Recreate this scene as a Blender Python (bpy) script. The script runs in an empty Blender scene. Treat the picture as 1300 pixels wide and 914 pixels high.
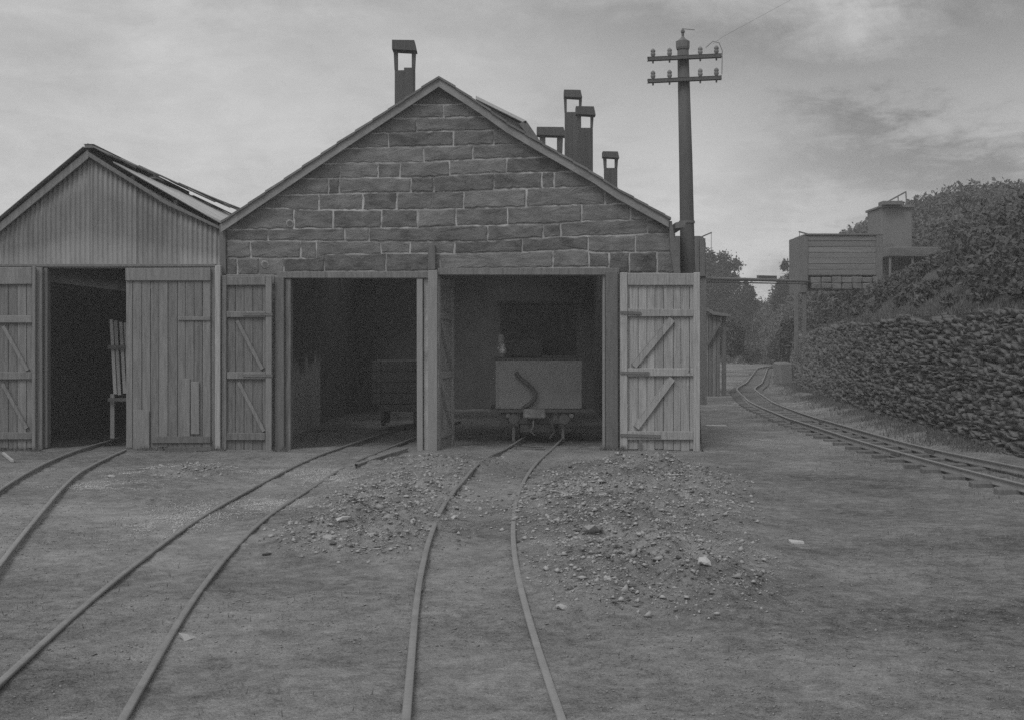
import bpy, bmesh, math, random
import numpy as np
from mathutils import Vector, Matrix
random.seed(7); RNG = np.random.default_rng(11)
R = math.radians
sc = bpy.context.scene
col = sc.collection

# ------------------------------------------------------------------ camera, sky, sun
HZ, CX, F, CAMH = 432.0, 650.0, 1700.0, 1.5          # horizon row, centre column, focal length in photo pixels, eye height
cam = bpy.data.objects.new('camera', bpy.data.cameras.new('camera'))
col.objects.link(cam); sc.camera = cam
cam.location = (0, 0, CAMH); cam.rotation_euler = (R(90), 0, 0)
cam.data.sensor_width = 36; cam.data.lens = 36 * F / 1300
cam.data.shift_y = -(457 - HZ) / 1300
cam.data.clip_start = 0.1; cam.data.clip_end = 3000

SUN_EL, SUN_ROT = 52, -150                           # overcast: a broad soft sun from behind the camera's left shoulder
w = bpy.data.worlds.new('World'); sc.world = w; w.use_nodes = True
nt = w.node_tree; nt.nodes.clear()
def nn(nt, t, **k):
    n = nt.nodes.new(t)
    for a, b in k.items(): setattr(n, a, b)
    return n
def world():
    L = nt.links.new
    out = nn(nt, 'ShaderNodeOutputWorld'); bg = nn(nt, 'ShaderNodeBackground'); L(bg.outputs[0], out.inputs[0])
    bg.inputs[1].default_value = 0.1
    sky = nn(nt, 'ShaderNodeTexSky', sky_type='NISHITA', sun_disc=False, sun_elevation=R(SUN_EL), sun_rotation=R(SUN_ROT))
    bw = nn(nt, 'ShaderNodeRGBToBW'); L(sky.outputs[0], bw.inputs[0])
    tc = nn(nt, 'ShaderNodeTexCoord')
    # direction flattened so that cloud patterns stretch towards the horizon
    sep = nn(nt, 'ShaderNodeSeparateXYZ'); L(tc.outputs['Generated'], sep.inputs[0])
    def m(op, a, b=None, c=None, clamp=False):
        n = nn(nt, 'ShaderNodeMath', operation=op); n.use_clamp = clamp
        for i, v in enumerate((a, b, c)):
            if v is None: continue
            if isinstance(v, (int, float)): n.inputs[i].default_value = v
            else: L(v, n.inputs[i])
        return n.outputs[0]
    x, y, z = sep.outputs
    zz = m('ADD', m('MAXIMUM', z, 0.0), 0.12)
    cmb = nn(nt, 'ShaderNodeCombineXYZ'); L(m('DIVIDE', x, zz), cmb.inputs[0]); L(m('DIVIDE', y, zz), cmb.inputs[1])
    no = nn(nt, 'ShaderNodeTexNoise'); no.inputs['Scale'].default_value = 5.5; no.inputs['Detail'].default_value = 7
    no.inputs['Roughness'].default_value = 0.66; no.inputs['Distortion'].default_value = 0.25
    sq = nn(nt, 'ShaderNodeMapping'); sq.inputs['Scale'].default_value = (1, 1, 1.9); sq.inputs['Rotation'].default_value = (0, .25, 0); L(tc.outputs['Generated'], sq.inputs[0]); L(sq.outputs[0], no.inputs['Vector'])
    n1 = no.outputs[0]
    n2n = nn(nt, 'ShaderNodeTexNoise'); n2n.inputs['Scale'].default_value = 4.5; n2n.inputs['Detail'].default_value = 8; n2n.inputs['Roughness'].default_value = .62; n2n.inputs['Distortion'].default_value = .8
    L(cmb.outputs[0], n2n.inputs['Vector']); n2 = n2n.outputs[0]
    wob = m('MULTIPLY', m('ADD', m('SUBTRACT', n1, 0.5), m('MULTIPLY', m('SUBTRACT', n2, 0.5), 0.35)), 0.22)
    azi = m('DIVIDE', x, m('MAXIMUM', y, 0.05)); ele = m('ADD', m('DIVIDE', z, m('MAXIMUM', y, 0.05)), wob)
    def blob(ax, az, sx, sz, amp):                   # a cloud bank lying in one direction
        a = m('POWER', m('ABSOLUTE', m('DIVIDE', m('SUBTRACT', azi, ax), sx)), 2.0)
        b = m('POWER', m('ABSOLUTE', m('DIVIDE', m('SUBTRACT', ele, az), sz)), 2.0)
        e = m('MULTIPLY', m('EXPONENT', m('MULTIPLY', m('ADD', a, b), -1.0)), amp)
        return m('MULTIPLY', e, m('GREATER_THAN', y, 0.05))
    v = m('ADD', 5.45, m('MULTIPLY', m('SUBTRACT', n1, 0.5), 6.5))
    v = m('ADD', v, m('MULTIPLY', m('SUBTRACT', n2, 0.5), 2.2))
    for b in (blob(.34, .13, .22, .034, -2.9), blob(.40, .24, .2, .05, -1.3), blob(.20, .20, .14, .03, -1.2), blob(.14, .125, .06, .03, 1.3), blob(.10, .25, .26, .055, -0.9), blob(.30, .23, .2, .06, -0.6),
              blob(.17, .135, .10, .03, 0.6), blob(-.2, .12, .3, .08, 0.7), blob(.17, .065, .12, .025, 1.9)):
        v = m('ADD', v, b)
    v = m('MAXIMUM', v, 1.5)
    mix = nn(nt, 'ShaderNodeMix', data_type='FLOAT'); mix.inputs[0].default_value = 0.93
    L(bw.outputs[0], mix.inputs[2]); L(v, mix.inputs[3])
    L(mix.outputs[0], bg.inputs[0])
world()
sun = bpy.data.objects.new('sun', bpy.data.lights.new('sun', 'SUN')); col.objects.link(sun)
sun.data.energy = 1.2; sun.data.angle = R(25); sun.data.color = (1, 1, 1)
d = Vector((math.sin(R(SUN_ROT)) * math.cos(R(SUN_EL)), math.cos(R(SUN_ROT)) * math.cos(R(SUN_EL)), math.sin(R(SUN_EL))))
sun.rotation_euler = d.to_track_quat('Z', 'Y').to_euler(); sun.location = (0, 0, 30)
vs = sc.view_settings
vs.view_transform = 'Standard'; vs.look = 'None'; vs.gamma = 1; vs.use_curve_mapping = False; vs.exposure = 0
sc.cycles.max_bounces = 10; sc.cycles.diffuse_bounces = 7; sc.cycles.volume_bounces = 1
sc.cycles.use_denoising = False
try: sc.cycles.denoiser = 'OPENIMAGEDENOISE'
except Exception: pass

# ------------------------------------------------------------------ helpers
def P(px, py, Y): return Vector(((px - CX) * Y / F, Y, CAMH - (py - HZ) * Y / F))
def G(px, py):
    Y = F * CAMH / (py - HZ); return Vector(((px - CX) * Y / F, Y, 0))
def tag(o, label=None, cat=None, group=None, kind=None):
    if label: o['label'] = label
    if cat: o['category'] = cat
    if group: o['group'] = group
    if kind: o['kind'] = kind
    return o
def empty(name, loc, label, cat, group=None):
    o = bpy.data.objects.new(name, None); col.objects.link(o); o.location = loc; o.empty_display_size = .2
    return tag(o, label, cat, group)
def link(name, me, mat, parent=None):
    if mat and not me.materials: me.materials.append(mat)
    o = bpy.data.objects.new(name, me); col.objects.link(o)
    if parent:
        o.parent = parent
        wl = parent.location.copy(); q = parent.parent
        while q: wl += q.location; q = q.parent
        o.location = -wl                              # every mesh is written in world coordinates
    return o
def obj(name, bm, mat, parent=None, smooth=False):
    bm.normal_update()
    me = bpy.data.meshes.new(name); bm.to_mesh(me); bm.free()
    if smooth: me.polygons.foreach_set('use_smooth', [True] * len(me.polygons))
    return link(name, me, mat, parent)
def bx(bm, lo, hi, bev=0.0, jit=0.0, M=None):
    lo = Vector(lo); hi = Vector(hi); c = (lo + hi) / 2; s = hi - lo
    r = bmesh.ops.create_cube(bm, size=1)
    for v in r['verts']:
        v.co = Vector((v.co.x * s.x, v.co.y * s.y, v.co.z * s.z)) + c
        if jit: v.co += Vector([random.uniform(-jit, jit) for _ in range(3)])
        if M: v.co = M @ v.co
    if bev: bmesh.ops.bevel(bm, geom=list({e for v in r['verts'] for e in v.link_edges}), offset=bev, segments=1, affect='EDGES')
def BX(lo, hi, bev=0.0, jit=0.0, M=None):
    b = bmesh.new(); bx(b, lo, hi, bev, jit, M); return b
def bar(bm, p0, p1, wd, th, up=(0, 0, 1), bev=0.0, jit=0):
    """a rectangular bar from p0 to p1; wd across, th along `up`"""
    p0 = Vector(p0); p1 = Vector(p1); d = p1 - p0; L = d.length; d.normalize()
    u = Vector(up); s = d.cross(u)
    if s.length < 1e-4: s = d.cross(Vector((0, 1, 0)))
    s.normalize(); u = s.cross(d)
    M = Matrix((d, s, u)).transposed().to_4x4(); M.translation = (p0 + p1) / 2
    bx(bm, (-L / 2, -wd / 2, -th / 2), (L / 2, wd / 2, th / 2), bev, jit, M)
def tube(bm, pts, rad, n=8, cap=True):
    pts = [Vector(p) for p in pts]; k = len(pts)
    rad = rad if hasattr(rad, '__len__') else [rad] * k
    rings = []; prev = None
    for i, p in enumerate(pts):
        d = (pts[min(i + 1, k - 1)] - pts[max(i - 1, 0)]).normalized()
        a = prev if prev else (Vector((1, 0, 0)) if abs(d.x) < .8 else Vector((0, 0, 1)))
        a = (a - d * a.dot(d)).normalized(); prev = a; b = d.cross(a)
        rings.append([bm.verts.new(p + (a * math.cos(2 * math.pi * j / n) + b * math.sin(2 * math.pi * j / n)) * rad[i]) for j in range(n)])
    for i in range(k - 1):
        for j in range(n):
            bm.faces.new((rings[i][j], rings[i][(j + 1) % n], rings[i + 1][(j + 1) % n], rings[i + 1][j]))
    if cap: bm.faces.new(rings[0][::-1]); bm.faces.new(rings[-1])
def lathe(bm, prof, c, n=12):
    rings = [[bm.verts.new(Vector(c) + Vector((r * math.cos(2 * math.pi * j / n), r * math.sin(2 * math.pi * j / n), z))) for j in range(n)] for r, z in prof]
    for a, b in zip(rings, rings[1:]):
        for j in range(n): bm.faces.new((a[j], a[(j + 1) % n], b[(j + 1) % n], b[j]))
    bm.faces.new(rings[0][::-1]); bm.faces.new(rings[-1])
def prism(bm, poly, vec):
    """poly: 3-D outline, pushed along vec"""
    a = [bm.verts.new(p) for p in poly]; b = [bm.verts.new(Vector(p) + Vector(vec)) for p in poly]
    bm.faces.new(a); bm.faces.new(b[::-1]); n = len(a)
    for i in range(n): bm.faces.new((a[(i + 1) % n], a[i], b[i], b[(i + 1) % n]))
    bmesh.ops.recalc_face_normals(bm, faces=bm.faces)
def mesh_np(name, V, Fq, mat, parent=None, smooth=False):
    """V (n,3), Fq (m,k) with k corners per face"""
    V = np.asarray(V, np.float32); Fq = np.asarray(Fq, np.int32); k = Fq.shape[1]
    me = bpy.data.meshes.new(name)
    me.vertices.add(len(V)); me.vertices.foreach_set('co', V.ravel())
    me.loops.add(Fq.size); me.loops.foreach_set('vertex_index', Fq.ravel())
    me.polygons.add(len(Fq)); me.polygons.foreach_set('loop_start', np.arange(len(Fq)) * k)
    me.polygons.foreach_set('loop_total', np.full(len(Fq), k))
    if smooth: me.polygons.foreach_set('use_smooth', np.ones(len(Fq), bool))
    me.update(calc_edges=True)
    return link(name, me, mat, parent)
_perm = np.random.default_rng(3).random((256, 256))
def vnoise(x, y):
    x = np.asarray(x, float); y = np.asarray(y, float)
    xi = np.floor(x).astype(int); yi = np.floor(y).astype(int); fx = x - xi; fy = y - yi
    fx = fx * fx * (3 - 2 * fx); fy = fy * fy * (3 - 2 * fy)
    g = lambda a, b: _perm[a & 255, b & 255]
    return (g(xi, yi) * (1 - fx) + g(xi + 1, yi) * fx) * (1 - fy) + (g(xi, yi + 1) * (1 - fx) + g(xi + 1, yi + 1) * fx) * fy
def fbm(x, y, o=4):
    s = 0; a = .5
    for i in range(o): s = s + a * (vnoise(x * 2 ** i + 17.3 * i, y * 2 ** i + 5.1 * i) - .5); a *= .5
    return s
def smooth(t): t = np.clip(t, 0, 1); return t * t * (3 - 2 * t)

# ------------------------------------------------------------------ materials (a black-and-white world: every colour is a grey)
def mat(name, g, var=.25, scale=6, rough=.85, bump=.3, stretch=(1, 1, 1), fine=40, rnd=.15, metal=0, bdist=.01, extra=None, spec=.3):
    """grey g varied by two noises; rnd varies whole pieces against each other"""
    m = bpy.data.materials.new(name); m.use_nodes = True; t = m.node_tree; L = t.links.new
    b = t.nodes['Principled BSDF']; b.inputs['Roughness'].default_value = rough; b.inputs['Metallic'].default_value = metal
    b.inputs['Specular IOR Level'].default_value = spec
    tc = nn(t, 'ShaderNodeTexCoord'); mp = nn(t, 'ShaderNodeMapping'); mp.inputs['Scale'].default_value = stretch
    oi = nn(t, 'ShaderNodeObjectInfo')
    va = nn(t, 'ShaderNodeVectorMath', operation='ADD'); L(tc.outputs['Object'], va.inputs[0])
    vm = nn(t, 'ShaderNodeVectorMath', operation='SCALE'); cx = nn(t, 'ShaderNodeCombineXYZ')
    for i in range(3): L(oi.outputs['Random'], cx.inputs[i])
    L(cx.outputs[0], vm.inputs[0]); vm.inputs['Scale'].default_value = 37.0; L(vm.outputs[0], va.inputs[1])
    L(va.outputs[0], mp.inputs[0])
    def noise(s, d=5, r=.6):
        n = nn(t, 'ShaderNodeTexNoise'); n.inputs['Scale'].default_value = s; n.inputs['Detail'].default_value = d; n.inputs['Roughness'].default_value = r
        L(mp.outputs[0], n.inputs['Vector']); return n.outputs[0]
    def M(op, a, c, clamp=False):
        n = nn(t, 'ShaderNodeMath', operation=op); n.use_clamp = clamp
        for i, v in enumerate((a, c)):
            if isinstance(v, (int, float)): n.inputs[i].default_value = v
            else: L(v, n.inputs[i])
        return n.outputs[0]
    n1 = noise(scale); n2 = noise(fine, 3)
    f = M('ADD', 1.0, M('MULTIPLY', M('SUBTRACT', n1, .5), var * 4))
    f = M('ADD', f, M('MULTIPLY', M('SUBTRACT', n2, .5), var * 2))
    f = M('ADD', f, M('MULTIPLY', M('SUBTRACT', oi.outputs['Random'], .5), rnd * 2))
    v = M('MULTIPLY', f, g)
    if extra: v = extra(t, L, M, noise, tc, v)
    v = M('MAXIMUM', v, .01)
    cc = nn(t, 'ShaderNodeCombineColor')
    for i in range(3): L(v, cc.inputs[i])
    L(cc.outputs[0], b.inputs['Base Color'])
    if bump:
        bp = nn(t, 'ShaderNodeBump'); bp.inputs['Strength'].default_value = bump; bp.inputs['Distance'].default_value = bdist
        L(M('ADD', n1, M('MULTIPLY', n2, .6)), bp.inputs['Height']); L(bp.outputs[0], b.inputs['Normal'])
    return m
def x_ground(t, L, M, noise, tc, v):                  # trodden patches, cinders and pale dust
    a = noise(.45, 5, .65); s = M('ADD', M('MULTIPLY', M('SUBTRACT', a, .5), 2.4), M('MULTIPLY', M('SUBTRACT', noise(11, 5, .72), .5), 2.0))
    b = noise(130, 2, .8); sp = M('MULTIPLY', M('GREATER_THAN', b, .58), .10)
    c = noise(60, 2, .7); dk = M('MULTIPLY', M('GREATER_THAN', c, .56), -.06)
    return M('ADD', M('ADD', M('MULTIPLY', v, M('ADD', 1.0, s)), sp), dk)
def x_white(t, L, M, noise, tc, v):                   # limewash surviving on the lower wall
    s = nn(t, 'ShaderNodeSeparateXYZ'); L(tc.outputs['Object'], s.inputs[0])
    h = M('ADD', s.outputs[2], M('MULTIPLY', M('SUBTRACT', noise(1.3), .5), 1.8))
    k = M('MULTIPLY', M('SUBTRACT', 1.15, h), 4.0, True)
    k2 = M('LESS_THAN', s.outputs[1], 24.5)
    return M('ADD', v, M('MULTIPLY', M('MULTIPLY', k, k2), .36))
MT = dict(
    ground=mat('cinder_ground', .215, .22, 2.6, .95, 1.0, fine=75, rnd=0, bdist=.03, extra=x_ground),
    stone=mat('dark_gritstone', .18, .45, 4.5, .9, 1.0, fine=50, rnd=.28, bdist=.02, stretch=(1, 1, 2)),
    mortar=mat('lime_mortar', .42, .55, 2.2, .95, .5, fine=60, rnd=0),
    soot=mat('sooty_wall', .13, .2, 2, .95, .4, rnd=0), limewash=mat('limewashed_wall', .13, .2, 2, .95, .4, rnd=0, extra=x_white),
    sootwood=mat('sooty_timber', .38, .2, 3, .9, .4, rnd=.1, stretch=(1, 1, .3)),
    wood=mat('weathered_board', .36, .32, 9, .85, .5, stretch=(5, 5, .3), fine=60, rnd=.16),
    wooddark=mat('dark_board', .165, .22, 8, .85, .5, stretch=(4, 4, .35), fine=60, rnd=.10),
    woodmid=mat('grey_board', .215, .32, 8, .85, .5, stretch=(4, 4, .35), fine=60, rnd=.17),
    woodpale=mat('pale_board', .30, .12, 8, .85, .4, stretch=(4, 4, .35), fine=60, rnd=.10),
    woodh=mat('horizontal_board', .21, .15, 6, .85, .4, stretch=(.35, 4, 4), fine=60, rnd=.14),
    corr=mat('corrugated_iron', .215, .26, 2.5, .7, .15, stretch=(3, 3, .6), fine=30, rnd=.26, metal=0, spec=.4),
    corrp=mat('pale_corrugated_iron', .48, .14, 2.5, .6, .15, stretch=(1, 1, 1), fine=30, rnd=.12, spec=.4),
    slate=mat('roof_slate', .17, .2, 5, .8, .3, rnd=.2),
    barge=mat('painted_bargeboard', .26, .25, 4, .8, .3, rnd=.05),
    rail=mat('rail_steel', .27, .18, 6, .55, .2, rnd=.08, spec=.5, metal=.25),
    iron=mat('rusty_iron', .16, .2, 8, .7, .3, rnd=.1),
    bright=mat('bright_metal', .7, .1, 8, .35, .1, metal=.3),
    loco=mat('dull_tank_paint', .40, .12, 4, .75, .15, rnd=0),
    pole=mat('creosoted_pole', .10, .15, 6, .85, .4, stretch=(3, 3, .3)),
    porc=mat('dull_insulator', .22, .1, 6, .4, .0),
    wire=mat('dark_wire', .12, .0, 6, .6, 0),
    slab=mat('quarry_slate', .20, .25, 6, .9, .6, fine=30, rnd=.25, bdist=.02),
    rub=mat('rubble', .30, .45, 9, .9, .5, fine=40, rnd=.2), rub2=mat('dark_rubble', .22, .5, 9, .9, .5, fine=40, rnd=.2), vent=mat('sooty_vent_and_gap_shade', .10, .2, 8, .9, .4, stretch=(4, 4, .35), fine=60, rnd=.1),
    rubp=mat('pale_rubble', .46, .12, 9, .9, .3, rnd=.2),
    earth=mat('bank_earth', .085, .3, 1.5, .95, .8, fine=12, rnd=0, bdist=.1),
    leaf=mat('leaf', .095, .35, .9, .75, 0, fine=6, rnd=.15),
    leafd=mat('dark_leaf', .05, .35, .7, .75, 0, fine=6, rnd=.15),
    grass=mat('grass', .14, .3, .8, .8, 0, fine=9, rnd=.1),
    bark=mat('bark', .10, .2, 5, .9, .5),
    render=mat('pale_render', .19, .12, 2, .9, .3, rnd=0),
)
Y0 = 18.48                                           # plane of the gable
def Xg(px, Y=Y0): return (px - CX) * Y / F
def Zg(py, Y=Y0): return CAMH - (py - HZ) * Y / F

# ------------------------------------------------------------------ ground
FOOT = [(6.6, -6), (6.2, 4), (5.95, 10), (5.95, 15.2), (6.34, 19.6), (6.7, 24.3), (7.1, 29), (8.4, 39), (11.2, 55), (15.5, 80), (24, 150), (40, 300)]
def wallx(Y): return np.interp(Y, [p[1] for p in FOOT], [p[0] for p in FOOT])
PILES = []                                            # heaps: centre, radii, height
for px, py, rx, ry, h in ((505, 640, .6, 2.1, .075), (560, 592, .8, 1.1, .06), (455, 680, .55, 1.0, .07), (760, 640, .7, 2.2, .08), (830, 605, .7, 1.6, .10),
                          (820, 700, .75, 1.5, .06), (880, 745, .45, 1.0, .05), (740, 740, .4, .9, .03), (235, 602, .45, .9, .06), (215, 635, .3, .6, .03), (880, 640, .4, 1.2, .05)):
    g = G(px, py); PILES.append((g.x, g.y, rx, ry, h * 1.5))
def heap(X, Y):
    s = 0
    for cx_, cy_, rx, ry, h in PILES: s = s + h * np.exp(-((X - cx_) / rx) ** 2 - ((Y - cy_) / ry) ** 2)
    return s
RAILS = {}
def gh(X, Y):
    """height of the yard surface"""
    X = np.asarray(X, float); Y = np.asarray(Y, float)
    near = smooth((60 - Y) / 30)
    z = (fbm(X * .7, Y * .7, 3) * .05 + fbm(X * 4, Y * 4, 3) * .032 + fbm(X * 9 + 7, Y * 9, 2) * .014) * near
    h = heap(X, Y); z = z + h * (1 + fbm(X * 5, Y * 5, 3) * 2.4)
    z = z + .12 * smooth((X - wallx(Y) + .9) / .9) * smooth((60 - Y) / 20) # toe of the bank
    return z * smooth((110 - Y) / 40)
xs = np.concatenate([np.array([-240, -150, -60, -30, -18, -14, -12]), np.arange(-10.5, 9.0, .055), np.arange(9, 20, .5), np.array([22, 26, 35, 60, 150, 240])])
ys = np.concatenate([np.array([-60, -30, -10, -3, 1, 3]), np.arange(4, 21, .06), np.arange(21, 32, .2), np.arange(32, 110, 1.), np.array([120, 150, 220, 260])])
XX, YY = np.meshgrid(xs, ys); ZZ = gh(XX, YY)
ZZ = ZZ - .04 * ((YY > 19.0) & (YY < 30) & (XX < 2))   # a worn floor inside the sheds
nx, ny = len(xs), len(ys)
idx = np.arange(nx * ny).reshape(ny, nx)
Fq = np.stack([idx[:-1, :-1], idx[:-1, 1:], idx[1:, 1:], idx[1:, :-1]], -1).reshape(-1, 4)
tag(mesh_np('ground', np.stack([XX, YY, ZZ], -1).reshape(-1, 3), Fq, MT['ground'], smooth=True), kind='structure')

# ------------------------------------------------------------------ tracks
def resample(pts, step=.12, ext0=0, ext1=0):
    """smooth a ground polyline (X, Y) and resample it evenly"""
    p = np.array(pts, float)
    if ext0: d_ = p[0] - p[1]; d_ /= np.linalg.norm(d_); p = np.vstack([p[0] + d_ * ext0, p])
    if ext1: d_ = p[-1] - p[-2]; d_ /= np.linalg.norm(d_); p = np.vstack([p, p[-1] + d_ * ext1])
    for it in range(3):
        s = np.concatenate([[0], np.cumsum(np.linalg.norm(np.diff(p, axis=0), axis=1))])
        t = np.arange(0, s[-1], step if it == 2 else .35); p = np.stack([np.interp(t, s, p[:, i]) for i in (0, 1)], 1)
        for _ in range(6 if it < 2 else 3): p[1:-1] = (p[:-2] + 2 * p[1:-1] + p[2:]) / 4
    return p
PROF = [(-.032, -.08), (-.032, -.07), (-.008, -.055), (-.008, -.025), (-.024, -.016), (-.025, -.004), (-.019, 0), (.019, 0), (.025, -.004), (.024, -.016), (.008, -.025), (.008, -.055), (.032, -.07), (.032, -.08)]
def rail_mesh(name, pts, top, parent, follow=True):
    n = len(pts); t = np.gradient(pts, axis=0); t /= np.linalg.norm(t, axis=1)[:, None]
    nrm = np.stack([t[:, 1], -t[:, 0]], 1); k = len(PROF); V = np.zeros((n, k, 3))
    base = gh(pts[:, 0], pts[:, 1])
    base = np.convolve(np.pad(base, 11, 'edge'), np.ones(23) / 23, 'valid')
    if callable(top): topz = top(pts)
    else: topz = np.full(n, top)
    for j, (a, b) in enumerate(PROF):
        V[:, j, :2] = pts + nrm * a * .74; V[:, j, 2] = base + topz + b
    idx = np.arange(n * k).reshape(n, k)
    Fq = np.stack([idx[:-1, :-1], idx[1:, :-1], idx[1:, 1:], idx[:-1, 1:]], -1).reshape(-1, 4)[:, ::-1]
    return mesh_np(name, V.reshape(-1, 3), Fq, MT['rail'], parent)
def gp(l): return [(G(a, b).x, G(a, b).y) for a, b in l]
t3 = empty('rail_track', (-.5, 8, 0), 'narrow gauge rails curving into the right-hand bay towards the wagon', 'railway track', 'rail tracks in the yard')
rl = resample(gp([(523.6, 823), (529.8, 747.7), (540, 706), (552, 675), (566, 647), (587, 616), (614.6, 588.5), (656, 563.5)]), ext0=2.2, ext1=3.0)
rr = resample(gp([(682, 823), (663, 768.5), (654.4, 734), (650, 696), (652.7, 644), (663, 616), (683, 587), (709, 562.5)]), ext0=2.2, ext1=3.0)
rail_mesh('rail', rl, .034, t3); rail_mesh('rail', rr, lambda p: .020 + .008 * np.sin(p[:, 1] * .9), t3)
t2 = empty('rail_track', (-3, 9, 0), 'half buried rails sweeping across the yard into the left bay of the stone shed', 'railway track', 'rail tracks in the yard')
rail_mesh('rail', resample(gp([(52, 823), (138.5, 742.5), (176.5, 713), (214.6, 683.6), (266.5, 650.8), (339, 611), (367, 597), (408.5, 577.7), (445.4, 565), (477.7, 554.6)]), ext0=2.2, ext1=5), .028, t2)
rail_mesh('rail', resample(gp([(207.7, 823), (228, 786), (259.6, 740.8), (287, 709.6), (311.5, 682), (339, 659.4), (380.8, 630), (425, 601), (463.9, 580), (500.8, 565), (526, 555.8)]), ext0=2.2, ext1=5), lambda p: .028 - .016 * smooth((p[:, 1] - 11) / 3), t2)
lr = empty('loose_rail', (-1.7, 16.5, 0), 'loose length of rail lying beside the left bay track at the middle door post', 'rail')
rail_mesh('rail', resample(gp([(452, 597), (476, 588), (501, 578.2), (529.6, 567.5)])), .05, lr)
t1 = empty('rail_track', (-6, 14, 0), 'narrow gauge rails running into the corrugated iron shed at far left', 'railway track', 'rail tracks in the yard')
rail_mesh('rail', resample(gp([(0, 626.5), (20.8, 611), (62.3, 588.5), (104, 573), (159, 556.5)]), ext0=2.5, ext1=3), .05, t1)
rail_mesh('rail', resample(gp([(0, 723.5), (20.8, 695.8), (38, 675), (62, 644), (83, 621), (107, 599), (138.5, 582), (171, 568.5)]), ext0=2.0), lambda p: .055 - .02 * smooth((p[:, 1] - 14) / 3), t1)
t4 = empty('main_track', (5, 14, 0), 'main line of narrow gauge track on sleepers curving away beside the slate retaining wall', 'railway track', 'rail tracks in the yard')
ml = resample([(5.6, 6.5), (5.25, 9.5), (4.98, 13.1), (4.87, 14.9), (4.80, 19.0), (4.93, 23.9), (5.4, 30.5), (6.45, 38.6), (7.7, 44), (12.4, 67.6), (17, 82)], ext0=3)
tg = np.gradient(ml, axis=0); tg /= np.linalg.norm(tg, axis=1)[:, None]
mr = ml + np.stack([tg[:, 1], -tg[:, 0]], 1) * .51
rail_mesh('rail', ml, .115, t4); rail_mesh('rail', mr, .115, t4)
for pts, tr, top_, idxs in ((rl, t3, .034, (30, 78)), (rr, t3, .02, (45,)), (ml, t4, .115, (60, 110, 165)), (mr, t4, .115, (62, 112, 166))):
    for ii in idxs:
        a_, b_2 = pts[ii], pts[ii + 3]; dd = (b_2 - a_) / np.linalg.norm(b_2 - a_); nn_ = np.array([dd[1], -dd[0]])
        for sd in (-1, 1):
            z0_ = float(gh(a_[0], a_[1])) + top_ - .035; z1_ = float(gh(b_2[0], b_2[1])) + top_ - .035
            fb = bmesh.new(); bar(fb, (*(a_ + nn_ * .018 * sd), z0_), (*(b_2 + nn_ * .018 * sd), z1_), .014, .034, bev=.002); obj('fishplate', fb, MT['iron'], tr)
cen = (ml + mr) / 2
sl_me = None
seg = np.concatenate([[0], np.cumsum(np.linalg.norm(np.diff(cen, axis=0), axis=1))]); n_s = 0
for s in np.arange(.4, 62, .66):
    i = int(np.searchsorted(seg, s)); c = cen[i]; a = math.atan2(tg[i][1], tg[i][0]) + random.uniform(-.04, .04)
    if sl_me is None or n_s % 9 == 0:
        sb = BX((-.07, -.47, -.1), (.07, .47, 0), .012, .008); sl_me = bpy.data.meshes.new('sleeper'); sb.to_mesh(sl_me); sb.free(); sl_me.materials.append(MT['wooddark'])
    o = bpy.data.objects.new('sleeper', sl_me); col.objects.link(o); o.parent = t4
    o.location = Vector((c[0], c[1], .05 + random.uniform(-.008, .008))) - t4.location; o.rotation_euler = (0, 0, a); n_s += 1

# ------------------------------------------------------------------ stone engine shed
shed = empty('engine_shed', (-.9, Y0, 0), 'dark stone gabled engine shed with two open bays and timber smoke vents', 'engine shed')
yb = Y0 - .12
LEFT_RAKE = [(557, 97), (440, 174), (301, 268), (280, 282)]
RIGHT_RAKE = [(557, 97), (608, 130), (643, 155), (685, 180), (754, 219.5), (783, 239), (849, 275.5), (852, 278)]
gw = bmesh.new()
T = .5
def pz(px, py, Y=Y0): return P(px, py, Y)
top = [(286, 346), (286, 290), (557, 106), (857, 291), (859, 346)]
prism(gw, [pz(*q) for q in top], (0, T, 0))
for a, b, yt in ((286, 360, 346), (538, 557, 346), (769, 862, 346)):
    x0, x1 = Xg(a), Xg(b); bx(gw, (x0, Y0, -.2), (x1, Y0 + T, Zg(yt) - .002))
gable = obj('gable_wall', gw, MT['mortar'], shed)
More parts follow.
